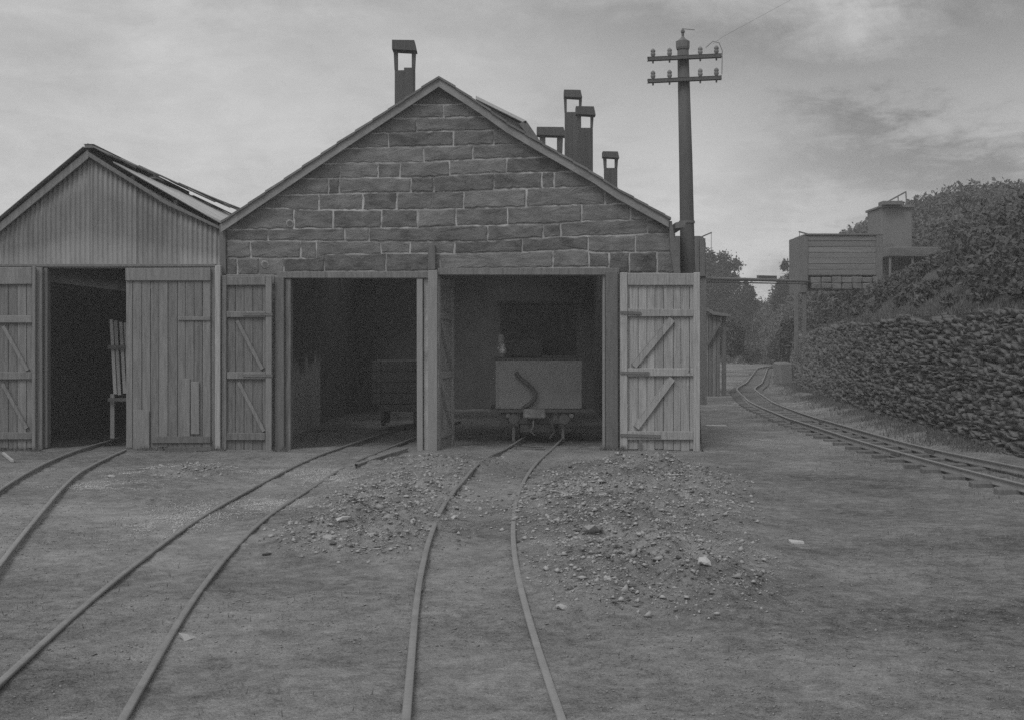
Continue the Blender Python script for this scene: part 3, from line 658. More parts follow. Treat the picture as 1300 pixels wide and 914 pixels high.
obj('side_wall', BX((rxe - .10, YS + .3, -.1), (rxe - .02, YSE, rze - .1)), MT['sootwood'], cs)
b = bmesh.new(); prism(b, [(lx0, YSE, -.1), (rxe, YSE, -.1), (rxe, YSE, rze - .1), (ax_, YSE, az_ - .1), (lx0, YSE, lz0 - .1)], (0, .08, 0)); obj('back_wall', b, MT['sootwood'], cs)
def cb(name, x0, x1, y0_, y1_, yn, yf, m, jit=.004, parent=cs):
    return obj(name, BX((Xg(x0, YS), yn, Zg(y1_, YS)), (Xg(x1, YS), yf, Zg(y0_, YS)), .006, jit), MT[m], parent)
cb('lintel', -56, 275, 336, 340, YS - .07, YS + .15, 'wooddark')
cb('door_post', 49, 57, 340.5, 570, YS - .12, YS + .0, 'woodmid'); cb('door_post', 57.5, 62, 340.5, 568, YS - .06, YS + .08, 'wooddark')
cb('door_post', 270, 276, 340.5, 572, YS - .1, YS + .02, 'woodmid')
leaf('door_leaf', -58, 47, 339, 571, [(340, 361.5), (401, 410), (472, 481.5), (548, 557)], [(6, 414, 37, 470, 4.5), (5, 486, 36, 543, 4.5)], 'woodmid', cs, YS - .18, npl=9, stiles=(8, 4),
     label='braced door leaf folded open at the left edge')
# the closed leaf is boarded, with patches
dc = bpy.data.objects.new('door_leaf', None); col.objects.link(dc); dc.parent = cs; dcw = Vector((Xg(163, YS), YS - .12, 0)); dc.location = dcw - cs.location; dc['label'] = 'boarded door leaf with patched lower planks and a ragged foot'
def dadd(nm, bm, m):
    bm.normal_update(); me = bpy.data.meshes.new(nm); bm.to_mesh(me); bm.free(); me.materials.append(MT[m]); o = bpy.data.objects.new(nm, me); col.objects.link(o); o.parent = dc; o.location = -dcw
edges = [163, 171.5, 183, 194, 204.5, 216, 228, 238, 249, 259.5, 270]
for i, (a, b_) in enumerate(zip(edges, edges[1:])):
    bot = [567, 566, 567, 569, 566, 570, 568, 571, 569, 570][i]; jy = random.uniform(-.004, .004)
    dadd('plank', BX((Xg(a, YS) + .003, YS - .12 + jy, Zg(bot, YS)), (Xg(b_, YS) - .003, YS - .09 + jy, Zg(355, YS)), .004, .002), 'woodmid')
dadd('ledge', BX((Xg(163, YS), YS - .15, Zg(357, YS)), (Xg(270, YS), YS - .085, Zg(341, YS)), .005, .003), 'woodmid')
dadd('ledge', BX((Xg(229, YS), YS - .145, Zg(407, YS)), (Xg(270, YS), YS - .1255, Zg(402.5, YS)), .004, .002), 'woodmid')
for a, b_, t_, bt in ((234, 244, 480, 553), (245.5, 256, 484, 550), (173, 193, 520, 569)): dadd('patch_board', BX((Xg(a, YS), YS - .15, Zg(bt, YS)), (Xg(b_, YS), YS - .1265, Zg(t_, YS)), .004, .003), 'woodmid')
dadd('ledge', BX((Xg(196, YS), YS - .15, Zg(561, YS)), (Xg(270, YS), YS - .127, Zg(553, YS)), .004, .003), 'wooddark')
# pale slats put in place of the daylit slatted window at the back
sr = empty('daylit_window_slats', (Xg(150, 19.6), 19.6, 0), 'pale slats put in for a daylit back window, behind the boarded leaf of the corrugated shed', 'slatted frame')
for x0, x1, ya, yb_ in ((139.5, 143.2, 406, 500), (144.6, 149, 407, 501), (151.5, 155.5, 409, 499), (157, 161.5, 410, 502)):
    b = bmesh.new(); bar(b, P((x0 + x1) / 2, ya, 19.6), P((x0 + x1) / 2 + 5, yb_, 19.6), .05, .02, up=(0, 1, 0), bev=.003); obj('slat', b, MT['rubp'], sr)
for yy in (441, 507): b = bmesh.new(); bar(b, P(137, yy, 19.55), P(170, yy, 19.55), .03, .05); obj('crossbar', b, MT['wooddark'], sr)
for xx in (143, 166): b = bmesh.new(); bar(b, P(xx, 500, 19.63), P(xx, 556, 19.63), .06, .04, up=(0, 1, 0)); obj('leg', b, MT['sootwood'], sr)

# ------------------------------------------------------------------ telegraph pole
YP = 19.6
tp = empty('telegraph_pole', tuple(P(879, 563, YP)), 'tall leaning telegraph pole with two crossarms behind the pale door leaf', 'telegraph pole')
b = bmesh.new(); tube(b, [P(879.5, 575, YP), P(873, 330, YP), P(870.5, 200, YP), P(867, 62, YP)], [.132, .108, .098, .083], 14); obj('pole', b, MT['pole'], tp, True)
b = bmesh.new(); lathe(b, [(.092, 0), (.10, .03), (.102, .12), (.085, .125), (.04, .16), (.018, .19), (.02, .24), (.03, .25), (.03, .275), (.012, .30)], P(866.8, 63.5, YP), 12); obj('finial_cap', b, MT['iron'], tp)
b = bmesh.new(); bar(b, P(866, 37, YP), P(882, 38.5, YP), .008, .008); obj('finial_spike', b, MT['wire'], tp)
b = bmesh.new(); tube(b, [P(872, 281, YP), P(872, 284, YP)], .118, 12); obj('band', b, MT['iron'], tp)
for ya in (72.5, 100.5):
    b = bmesh.new(); bar(b, P(822.5, ya + 3.2, YP - .11), P(915.5, ya - 1.2, YP - .11), .09, .05, bev=.006); arm = obj('crossarm', b, MT['pole'], tp)
    for xi in (829, 850, 889, 909.5):
        yy = ya + 3.2 - (xi - 822.5) * 4.4 / 93
        b = bmesh.new(); q = P(xi, yy - 3, YP - .11); lathe(b, [(.012, -.1), (.016, -.03), (.02, .0), (.034, .02), (.036, .045), (.026, .06), (.036, .07), (.032, .095), (.012, .115)], q, 10); obj('insulator', b, MT['porc'], arm, True)
b = bmesh.new(); q = [P(896, 61, YP), P(905, 53, YP), (P(913, 55, YP)), P(917, 65, YP), P(916.5, 95, YP)]; tube(b, q, .005, 5); obj('jumper_wire', b, MT['wire'], tp)
b = bmesh.new(); tube(b, [P(852, 286, YP - .9), P(862, 286.5, YP - .1)], .006, 5); obj('stay_wire', b, MT['wire'], tp)
b = bmesh.new(); tube(b, [P(905, 56, YP), P(918, 47, YP + 1), P(990, 8, YP + 6), P(1080, -40, YP + 14)], .0025, 4); tag(obj('line_wire', b, MT['wire']), 'thin wire rising to the right from the telegraph pole top', 'wire')

# ------------------------------------------------------------------ lean-to and tower behind the pole
tw = empty('timber_tower', (Xg(878, 31), 31, 0), 'dark flat-topped timber water tower behind the telegraph pole', 'water tower')
b = bmesh.new(); prism(b, [P(845, 300, 31), P(889, 300, 31), P(894, 302.5, 31), P(896, 309, 31), P(896, 352, 31), P(845, 352, 31)], (0, 1.6, 0)); tk = obj('tank', b, MT['wooddark'], tw)
for i in range(6):
    x0 = 848 + i * 8; b = BX((Xg(x0, 31), 30.965, Zg(351, 31)), (Xg(x0 + 7.2, 31), 30.998, Zg(303, 31)), .004, .003); obj('stave', b, MT['wooddark'], tk)
for xx in (848, 893.5):
    for yy in (31.1, 32.4):
        b = bmesh.new(); bar(b, (Xg(xx, 31), yy, -.1), (Xg(xx, 31), yy, Zg(352, 31)), .14, .14, up=(0, 1, 0), bev=.01); obj('leg', b, MT['wooddark'], tw)
b = bmesh.new(); bar(b, P(891, 301, 31), P(903.5, 295.5, 31), .03, .03); bar(b, P(903, 296, 31), P(903, 318, 31), .01, .01, up=(0, 1, 0)); obj('bracket', b, MT['iron'], tw)
lt = empty('lean_to_hut', (4.9, 36, 0), 'small dark lean-to hut with a doorway beside the track behind the stone shed', 'hut')
YL = 36.
obj('side_board', BX((Xg(889, YL), YL, -.1), (Xg(914, YL), YL + .1, Zg(400, YL)), .01), MT['wooddark'], lt)
for i in range(5): obj('plank', BX((Xg(889.5 + i * 5, YL), YL - .03, -.05), (Xg(893.8 + i * 5, YL), YL - .002, Zg(402 - (i < 2) * 4, YL)), .006, .006), MT['woodmid' if i % 2 else 'wooddark'], lt)
b = bmesh.new(); prism(b, [P(884, 382, YL - .2), P(907, 396, YL - .2), P(928, 399, YL - .2), P(928, 402.5, YL - .2), P(906, 400, YL - .2), P(884, 387, YL - .2)], (0, 4, 0)); obj('roof', b, MT['slate'], lt)
obj('door_post', BX((Xg(917, YL), YL, -.1), (Xg(922, YL), YL + .12, Zg(402, YL)), .01), MT['wooddark'], lt)
obj('inner_wall', BX((Xg(914, YL), YL + 3.2, -.1), (Xg(930, YL), YL + 3.3, Zg(402, YL)), .01), MT['woodmid'], lt)
b = bmesh.new(); bar(b, P(914, 410, YL - .12), P(898, 437, YL - .12), .07, .07); obj('brace', b, MT['wooddark'], lt)
pp = empty('pipe_bridge', tuple(P(955, 355, 36)), 'thin overhead pipe spanning the track between the water tower and the tank on the bank', 'pipe')
b = bmesh.new(); tube(b, [P(893, 354, 31.5), P(955, 355.5, 36), P(1030, 357.5, 42.5)], .045, 8); obj('pipe', b, MT['iron'], pp)
b = bmesh.new(); tube(b, [P(893, 358.5, 31.6), P(955, 359.5, 36.1), P(1030, 361, 42.6)], .02, 6); obj('truss_rod', b, MT['iron'], pp)
b = bmesh.new(); bar(b, P(962, 352, 36.6), P(985, 352.5, 38.6), .06, .09); obj('walkway', b, MT['iron'], pp)

# ------------------------------------------------------------------ hillside, retaining wall
WH = 1.95
def bankh(X, Y):
    d_ = np.maximum(X - wallx(Y) - .45, 0)
    z = WH + 4.3 * (1 - np.exp(-d_ / 6.0)) + .03 * d_ + fbm(X * .25, Y * .25, 4) * 1.0 * smooth(d_ / 3)
    z = z + 3.6 * smooth((Y - 48) / 38) * smooth(d_ / 9)
    return z - .06 - .35 * smooth((Y - 30) / 20) * smooth(1 - d_ / 2)
ts = np.concatenate([np.arange(0, 12, .3), np.arange(12, 40, 1.), np.array([45, 60, 90])])
yv = np.concatenate([np.array([-6, 0, 4, 8]), np.arange(10, 70, .6), np.arange(70, 125, 3.)])
DD, YB = np.meshgrid(ts, yv); XB = wallx(YB) + .5 + DD; ZB = bankh(XB, YB)
base = np.stack([XB[:, :1] - .05, YB[:, :1], np.full_like(XB[:, :1], -.3)], -1)
Vb = np.concatenate([base, np.stack([XB, YB, ZB], -1)], 1); nyb, nxb = Vb.shape[:2]; idx = np.arange(nyb * nxb).reshape(nyb, nxb)
Fq = np.stack([idx[:-1, :-1], idx[:-1, 1:], idx[1:, 1:], idx[1:, :-1]], -1).reshape(-1, 4)
tag(mesh_np('hillside', Vb.reshape(-1, 3), Fq, MT['earth'], smooth=False), kind='structure')

rw = empty('retaining_wall', (6.2, 20, 0), 'rough dry stone retaining wall of slate slabs holding up the bank on the right', 'wall')
def slab_mesh(l, h, dp, seed):
    rg = np.random.default_rng(seed); b = bmesh.new(); bmesh.ops.create_cube(b, size=1)
    for v in b.verts: v.co = Vector((v.co.x * l * rg.uniform(.8, 1.1), v.co.y * dp * rg.uniform(.8, 1.1), v.co.z * h * rg.uniform(.55, 1.1)))
    [setattr(v, 'co', v.co + Vector(rg.uniform(-.13, .13, 3))) for v in b.verts]
    me = bpy.data.meshes.new('slab'); b.to_mesh(me); b.free(); me.materials.append(MT['slab']); return me
SM = [slab_mesh(1, 1, 1, s) for s in range(12)]
SMV = []
for me in SM:
    me.calc_loop_triangles(); v = np.array([x.co for x in me.vertices]); f = np.array([t.vertices for t in me.loop_triangles]); SMV.append((v, f))
stones = []; z = .0
while z < WH + .06:
    h = random.uniform(.03, .075); y = 9.5 + random.random() * .3
    while y < 62:
        k = 1 + max(0, (y - 25)) / 30
        l = random.uniform(.08, .30) * k; hh = h * random.uniform(.5, 1.5) * min(k, 1.5)
        stones.append((y + l / 2, z + h / 2 + random.uniform(-.02, .02), l * 1.02, hh)); y += l * 1.01
    z += h
Va, Fa, off = [], [], 0
stones.sort(key=lambda s: s[0]); nsep = 0
for i, (y, z, l, h) in enumerate(stones):
    dy = .3; tx, ty = float(wallx(y + dy) - wallx(y - dy)), 2 * dy; a = math.atan2(ty, tx)
    topcut = WH - .15 * vnoise(y * .8, 3.) - .25 * smooth((y - 30) / 15)
    if z > topcut: continue
    bulge = .10 * float(fbm(np.array(y * .5), np.array(z * 1.2), 3)) * 2
    X = float(wallx(y)) + .0 + .40 * z / WH + bulge * .5 + random.uniform(-.035, .035)
    rot = Matrix.Rotation(a + random.uniform(-.10, .10), 4, 'Z') @ Matrix.Rotation(random.gauss(0, .13), 4, 'Y') @ Matrix.Rotation(random.gauss(0, .15), 4, 'X')
    M = Matrix.Translation((X + .12, y, z)) @ rot @ Matrix.Diagonal((l, .34, h, 1))
    if nsep < 300 and y > 14.2:
        o = bpy.data.objects.new('stone', SM[i % 12]); col.objects.link(o); o.parent = rw; o.matrix_local = Matrix.Translation(-rw.location) @ M; nsep += 1
    else:
        v, f = SMV[i % 12]; vv = v @ np.array(M.to_3x3()).T + np.array(M.translation); Va.append(vv); Fa.append(f + off); off += len(v)
tag(mesh_np('slate_stones', np.concatenate(Va), np.concatenate(Fa), MT['slab'], rw), kind='stuff')

# ------------------------------------------------------------------ leaves, brush, trees
def quads(C, size, rg, up=.3):
    """leaf-shaped quads at centres C with random orientation"""
    n = len(C); a = rg.normal(size=(n, 3)); a /= np.linalg.norm(a, axis=1)[:, None]
    b = rg.normal(size=(n, 3)); b -= a * (a * b).sum(1)[:, None]; b /= np.linalg.norm(b, axis=1)[:, None]
    s = size * rg.uniform(.6, 1.3, n)[:, None]
    V = np.stack([C - a * s, C + b * s * .45, C + a * s, C - b * s * .45], 1)
    return V.reshape(-1, 3), np.arange(4 * n).reshape(n, 4)
def tree(name, px, base_py, Y, crowns, label, cat, nl=9000, ls=.13, m='leafd', trunk=True, group=None, z0=None):
    """crowns: (px, py, rx_px, ry_px) at distance Y"""
    s = Y / F; X0 = (px - CX) * s; zb = CAMH - (base_py - HZ) * s if z0 is None else z0
    root = empty(name, (X0, Y, zb), label, cat, group); rg = np.random.default_rng(int(px * 7 + Y))
    C = []; tot = sum(c[2] * c[3] for c in crowns); tb = bmesh.new()
    zc = CAMH - (crowns[0][1] - HZ) * s
    if trunk: tube(tb, [(X0, Y, zb - .2), (X0 + .1, Y, zb + (zc - zb) * .5), (X0 - .05, Y + .1, zc)], [.22, .16, .09], 8)
    for cpx, cpy, rx, ry in crowns:
        c = np.array([(cpx - CX) * s, Y, CAMH - (cpy - HZ) * s]); r = np.array([rx * s, rx * s * .8, ry * s])
        k = max(8, int(110 * rx * ry / tot)); n = int(nl * rx * ry / tot)
        u = rg.normal(size=(k, 3)); u /= np.linalg.norm(u, axis=1)[:, None]; cl = c + u * r * rg.uniform(.35, .93, (k, 1))
        w_ = rg.integers(0, k, n); g_ = rg.normal(size=(n, 3)) * (r * .12); C.append(cl[w_] + g_)
        if trunk:
            for q in cl[:9]: tube(tb, [(X0, Y, zb + (zc - zb) * .6), tuple((np.array([X0, Y, zc]) + q) / 2), tuple(q)], [.09, .05, .02], 5)
    V, Fq = quads(np.concatenate(C), ls, rg); mesh_np('crown', V, Fq, MT[m], root)
    if trunk: obj('trunk', tb, MT['bark'], root)
    else: tb.free()
tree('broadleaf_tree', 905, 455, 100, [(902, 372, 40, 52), (912, 346, 34, 30), (948, 378, 15, 28), (925, 380, 34, 48), (880, 390, 40, 60), (945, 400, 22, 50)], 'rounded dark tree rising above the track just right of the telegraph pole', 'tree', 30000)
tree('broadleaf_tree', 1030, 450, 96, [(1035, 362, 42, 52), (1006, 352, 22, 28), (1008, 388, 30, 42), (1070, 350, 40, 50), (990, 400, 14, 38)], 'dark tree behind the plank tank on the bank, right of the gap of sky', 'tree', 30000)
tree('broadleaf_tree', 965, 450, 120, [(965, 410, 24, 30), (985, 405, 22, 26), (945, 415, 24, 30)], 'low distant tree closing the gap at the end of the track', 'tree', 12000)
sh = [(903, 425, 62, 22, 30), (930, 430, 56, 16, 24), (1000, 432, 52, 15, 28), (952, 447, 70, 12, 12), (1018, 440, 50, 10, 28), (985, 444, 66, 12, 16)]
lab = ['shrub crowding over the roof of the lean-to hut', 'shrub on the left side of the far track below the rounded tree', 'pale shrub on the right of the far track above the curve', 'low bush at the far bend of the track',
       'tall scrub against the far end of the slate wall', 'small bush between the far rails and the wall end']
for (a, b_, Yd, rx, ry), l_ in zip(sh, lab): tree('shrub', a, 460, Yd, [(a, b_, rx, ry), (a + rx * .4, b_ + ry * .3, rx * .7, ry * .7)], l_, 'shrub', 7000, .08, 'leaf', trunk=False, group='shrubs along the far track', z0=0)
for a, b_, Yd, l_ in ((1188, 262, 78, 'ragged hawthorn on the hill crest just right of the pale hut'), (1232, 256, 66, 'bushy thicket on the hill crest left of the right edge'), (1285, 262, 60, 'tallest thicket on the hill crest at the right edge')):
    s = Yd / F; X_ = (a - CX) * s; zb_ = float(bankh(np.array(X_), np.array(float(Yd))))
    tree('hawthorn', a, 0, Yd, [(a, b_ + 6, 26, 12), (a - 24, b_ + 14, 22, 12), (a + 22, b_ + 6, 26, 14)], l_, 'bush', 9000, .09, 'leafd', group='thickets on the hill crest', z0=zb_ - .1)
# undergrowth over the bank: clumps of leaves and stalks, one mass
rg = np.random.default_rng(5); n = 2600
yc = 13 + 82 * rg.random(n) ** 1.25; dc_ = .15 + 24 * rg.random(n) ** 1.5; xc = wallx(yc) + .5 + dc_
rat = xc / yc
r_ = np.minimum(rg.uniform(.25, .75, n) * (1 + yc / 60), .25 + .35 * dc_)
tankc = (rat > .195) & (rat < .335) & (yc < 47) & (yc > 18)
r_ = np.where(tankc, np.minimum(r_, .17), r_)
zc_ = bankh(xc, yc) + r_ * .15
cnt = np.full(n, 90); w_ = np.repeat(np.arange(n), cnt)
u = rg.normal(size=(len(w_), 3)); u /= np.linalg.norm(u, axis=1)[:, None]; u *= rg.random((len(w_), 1)) ** .4; u[:, 2] = np.abs(u[:, 2]) * .8
C = np.stack([xc, yc, zc_], 1)[w_] + u * r_[w_][:, None]
n2 = 1100; fy = np.concatenate([rg.uniform(84, 118, 260), rg.uniform(55, 124, 840)]); fr = rg.uniform(.8, 1.8, n2)
fx = np.concatenate([rg.uniform(3, 26, 260), wallx(fy[260:]) + .6 + 22 * rg.random(840) ** 1.4]); fz = np.where(np.arange(n2) < 260, 0, bankh(fx, fy)); fr[260:] = np.minimum(fr[260:], .4 + .3 * (fx[260:] - wallx(fy[260:]))); w2 = np.repeat(np.arange(n2), 130)
u = rg.normal(size=(len(w2), 3)); u /= np.linalg.norm(u, axis=1)[:, None]; u[:, 2] = np.abs(u[:, 2])
C = np.concatenate([C, np.stack([fx, fy, fz], 1)[w2] + u * fr[w2][:, None] * rg.random((len(w2), 1)) ** .3])
V, Fq = quads(C, (.030 + .0014 * C[:, 1])[:, None], rg)
tag(mesh_np('undergrowth', V, Fq, MT['leaf']), 'dense scrub and bracken covering the bank above the slate wall', 'undergrowth', kind='stuff')
# blades of grass: bank edge, wall foot, verge of the main track
def blades(xy, z, hgt, rg, wd=.008):
    n = len(xy); a = rg.uniform(0, 2 * np.pi, n); l = rg.normal(0, .35, (n, 2)); h = hgt * rg.uniform(.4, 1.2, n)
    p = np.stack([xy[:, 0], xy[:, 1], z], 1); dx = np.stack([np.cos(a), np.sin(a), a * 0], 1) * wd
    tip = p + np.stack([l[:, 0] * h, l[:, 1] * h, h], 1)
    return np.stack([p - dx, p + dx, tip], 1).reshape(-1, 3), np.arange(3 * n).reshape(n, 3)
VV, FF, of = [], [], 0
def addb(xy, z, h, wd):
    global of
    v, f = blades(xy, z, h, rg, wd); VV.append(v); FF.append(f + of); of += len(v)
n = 26000; y = 11 + 45 * rg.random(n) ** 1.6; x = wallx(y) + .4 + np.abs(rg.normal(0, .7, n)); addb(np.stack([x, y], 1), bankh(np.maximum(x, wallx(y) + .5), y) - .02, .11, .009)
n = 16000; y = 10 + 45 * rg.random(n) ** 1.6; x = wallx(y) - .05 - np.abs(rg.normal(0, .28, n)); k = vnoise(x * 3, y * 1.5) > .35; x, y = x[k], y[k]; addb(np.stack([x, y], 1), gh(x, y) - .01, .11, .006)
n = 9000; i = rg.integers(0, len(ml), n); o_ = rg.normal(-.25, .18, n); x = ml[i, 0] + o_; y = ml[i, 1] + rg.normal(0, .1, n); k = vnoise(x * 2, y * .8) > .55; x, y = x[k], y[k]; addb(np.stack([x, y], 1), gh(x, y) - .01, .05, .004)
n = 9000; x = rg.uniform(-9, 4, n); y = rg.uniform(5, 18.3, n); k = vnoise(x * 1.3 + 40, y * .9) > .62; x, y = x[k], y[k]; addb(np.stack([x, y], 1), gh(x, y) - .005, .035, .0035)
n = 5000; x = rg.uniform(-8.5, 2.6, n); y = 18.22 - np.abs(rg.normal(0, .06, n)); k = (vnoise(x * 2.2, x * 0) > .5) & ~((x > -3.05) & (x < -1.3)) & ~((x > -.8) & (x < 1.2)) & ~((x > -6.4) & (x < -5.3)); x, y = x[k], y[k]; addb(np.stack([x, y], 1), gh(x, y) - .005, .08, .005)
tag(mesh_np('grass', np.concatenate(VV), np.concatenate(FF), MT['grass']), 'rough grass along the wall and thin tufts in the yard', 'grass', kind='stuff')

# ------------------------------------------------------------------ structures on the bank
YT = 42.
pt = empty('plank_tank', tuple(P(1072, 365, YT)), 'horizontal planked water tank standing on the bank above the slate wall', 'water tank')
tkb = obj('tank', BX((Xg(1027, YT), YT + .04, Zg(350, YT)), (Xg(1119, YT), YT + 1.6, Zg(300, YT))), MT['sootwood'], pt)
for i in range(7):
    y0_ = 299.5 + i * 7.2
    obj('plank', BX((Xg(1026, YT), YT, Zg(y0_ + 6.6, YT)), (Xg(1119, YT), YT + .038, Zg(y0_, YT)), .006, .008), MT['woodh'], tkb)
obj('rim', BX((Xg(1023, YT), YT - .05, Zg(299, YT)), (Xg(1121, YT), YT + 1.7, Zg(297, YT)), .006), MT['wooddark'], pt)
obj('end_board', BX((Xg(1015, YT), YT - .02, Zg(372, YT)), (Xg(1026, YT) - .003, YT + 1.6, Zg(300, YT)), .01, .01), MT['wooddark'], pt)
obj('corner_post', BX((Xg(1112, YT), YT - .05, Zg(352, YT)), (Xg(1120, YT), YT - .003, Zg(299.5, YT)), .008, .004), MT['wooddark'], pt)
for xx in (1012, 1022):
    b = bmesh.new(); bar(b, (Xg(xx, YT), YT + .1, 1.0), (Xg(xx, YT), YT + .1, Zg(372, YT)), .12, .12, up=(0, 1, 0), bev=.01); obj('leg', b, MT['wooddark'], pt)
b = bmesh.new()
for i in range(14):
    cx0 = 1030 + (i % 7) * 13; yy = 352 + (i // 7) * 8; bx(b, (Xg(cx0, YT), YT - .06 + random.uniform(-.05, .05), Zg(yy + 7.4, YT)), (Xg(cx0 + 12, YT), YT + 1.4, Zg(yy, YT)), .02, .02)
obj('stone_base', b, MT['slab'], pt)
b = bmesh.new(); bar(b, P(1027, 298, YT), P(1014, 294.5, YT), .04, .04); bar(b, P(1015, 295, YT), P(1015, 330, YT), .015, .015, up=(0, 1, 0)); obj('bracket', b, MT['iron'], pt)
YH = 46.
ph = empty('pale_hut', tuple(P(1140, 370, YH)), 'pale hut with dark canopy and iron jib on the bank right of the plank tank', 'hut')
obj('wall', BX((Xg(1119, YH), YH, Zg(318, YH)), (Xg(1158, YH), YH + 1.8, Zg(264, YH)), .02, .01), MT['render'], ph)
obj('roof', BX((Xg(1117, YH), YH - .1, Zg(264, YH)), (Xg(1160, YH), YH + 1.9, Zg(261.5, YH)), .01, .01), MT['wooddark'], ph)
obj('canopy', BX((Xg(1119, YH), YH - .9, Zg(328, YH)), (Xg(1184, YH), YH + 1.2, Zg(316.5, YH)), .02, .02), MT['wooddark'], ph)
obj('dark_bay', BX((Xg(1121, YH), YH + .5, Zg(360, YH)), (Xg(1180, YH), YH + .6, Zg(328.5, YH)), .01), MT['wooddark'], ph)
for xx in (1122, 1150, 1180): obj('post', BX((Xg(xx - 1.2, YH), YH - .8, Zg(372, YH)), (Xg(xx + 1.2, YH), YH - .72, Zg(328.5, YH)), .005), MT['woodmid'], ph)
obj('rail', BX((Xg(1123.5, YH), YH - .78, Zg(352, YH)), (Xg(1148.5, YH), YH - .74, Zg(349, YH)), .004), MT['woodmid'], ph)
obj('jib_platform', BX((Xg(1118, YH), YH - .3, Zg(261.3, YH)), (Xg(1143, YH), YH + .3, Zg(256.5, YH)), .01), MT['iron'], ph)
b = bmesh.new(); bar(b, P(1128, 256, YH), P(1150, 244, YH), .05, .05); bar(b, P(1150, 243.5, YH), P(1151, 264, YH), .035, .035, up=(0, 1, 0)); bar(b, P(1130, 256, YH), P(1130, 261, YH), .05, .05, up=(0, 1, 0)); bar(b, P(1140, 250, YH), P(1140.5, 257, YH), .03, .03, up=(0, 1, 0)); obj('jib', b, MT['iron'], ph)
b = bmesh.new(); bar(b, P(1120, 312, YH - .1), P(1134, 310, YH - .1), .03, .04); bar(b, P(1132, 310, YH - .1), P(1132, 316, YH - .1), .06, .05, up=(0, 1, 0)); obj('pipe', b, MT['iron'], ph)
we = empty('wall_end_block', (8.9, 44, 0), 'pale squared stone block ending the far wall beside the curving track', 'stone block')
obj('block', BX((Xg(990, 44), 44, -.1), (Xg(1008, 44), 45.2, Zg(459, 44)), .05, .05), MT['render'], we)

# ------------------------------------------------------------------ rubble, stones, slabs
def rock(seed):
    rg_ = np.random.default_rng(seed); b = bmesh.new(); bmesh.ops.create_icosphere(b, subdivisions=1, radius=1)
    for v in b.verts: v.co = Vector(v.co) * rg_.uniform(.6, 1.15)
    for v in b.verts: v.co.z *= .55
    me = bpy.data.meshes.new('rock'); b.to_mesh(me); b.free(); me.calc_loop_triangles()
    return np.array([v.co for v in me.vertices]), np.array([t.vertices for t in me.loop_triangles]), me
def chip(seed):
    rg_ = np.random.default_rng(seed); v = rg_.uniform(-1, 1, (6, 3)); v = np.array([[1, 0, 0], [-1, 0, 0], [0, 1, 0], [0, -1, 0], [0, 0, 1], [0, 0, -1]]) * rg_.uniform(.5, 1.1, (6, 1)) + v * .25
    v[:, 2] *= .5
    f = np.array([[0, 2, 4], [2, 1, 4], [1, 3, 4], [3, 0, 4], [2, 0, 5], [1, 2, 5], [3, 1, 5], [0, 3, 5]]); return v, f
CH = [chip(s) for s in range(10)]
def scatter(name, pts, size, m, label, sink=.25):
    n = len(pts); Va, Fa = [], []; off = 0
    for k in range(10):
        sel = np.arange(n) % 10 == k; p = pts[sel]; s = size[sel]; v, f = CH[k]; a = rg.uniform(0, 6.28, len(p)); c_, s_ = np.cos(a), np.sin(a)
        q = v[None] * (s[:, None, None] * rg.uniform(.6, 1.4, (len(p), 1, 3)))
        x = q[..., 0] * c_[:, None] - q[..., 1] * s_[:, None]; y = q[..., 0] * s_[:, None] + q[..., 1] * c_[:, None]
        zz = q[..., 2] + gh(p[:, 0], p[:, 1])[:, None] + (s * .5 * (1 - 2 * sink))[:, None]
        V = np.stack([x + p[:, :1], y + p[:, 1:2], zz], -1).reshape(-1, 3); Fk = (f[None] + (np.arange(len(p)) * 6)[:, None, None]).reshape(-1, 3)
        Va.append(V); Fa.append(Fk + off); off += len(V)
    tag(mesh_np(name, np.concatenate(Va), np.concatenate(Fa), MT[m]), label, name.replace('_', ' '), kind='stuff')
def strewn(n, gain, lo, fx_=2.2):
    x = rg.uniform(-7, 4, n); y = rg.uniform(5, 18.4, n); k = rg.random(n) < np.clip(heap(x, y) * gain * (vnoise(x * fx_, y * fx_ * .7) + .15) - lo, 0, 1)
    return np.stack([x[k], y[k]], 1)
p = strewn(520000, 7, .10); scatter('fine_rubble', p, .004 + .009 * rg.random(len(p)) ** 2, 'rub', 'fine broken slate and clinker heaped between the tracks')
p = strewn(90000, 7, .10, 1.6); scatter('rubble', p, .010 + .020 * rg.random(len(p)) ** 3, 'rub2', 'larger broken slate lying in the heaps between the tracks')
def patch(n, spots):
    o_ = []
    for px, py, rx, ry in spots:
        g = G(px, py); q = rg.normal(size=(n, 2)) * .5; k = vnoise(q[:, 0] * 3 + px, q[:, 1] * 3) > .35; o_.append(q[k] * (rx, ry) + (g.x, g.y))
    return np.concatenate(o_)
p = patch(2600, ((125, 619, .6, .5), (255, 650, .6, .9), (215, 665, .4, .8), (340, 640, .5, .6), (370, 600, .7, .4), (950, 560, .8, .8), (420, 610, .5, .6), (190, 600, .6, .4)))
scatter('ash_dust', p, .003 + .006 * rg.random(len(p)), 'rubp', 'pale ash and dust spilled in patches beside the left tracks')
p = strewn(5000, 7, .12, 1.2); scatter('lumps', p, .025 + .035 * rg.random(len(p)) ** 3, 'rub', 'lumps of stone half sunk in the heaps between the tracks', .45)
p = strewn(420000, 4, .05, 1.8); scatter('pale_chippings', p, .005 + .028 * rg.random(len(p)) ** 5, 'rubp', 'pale stone chips lying over the rubble heaps')
n = 70000; x = rg.uniform(-9, 6, n); y = 4.5 + 15 * rg.random(n); k = vnoise(x * .9, y * .7) > .3; x, y = x[k], y[k]
scatter('gravel', np.stack([x, y], 1), .004 + .008 * rg.random(len(x)) ** 3, 'rub', 'fine cinders and gravel strewn over the yard')
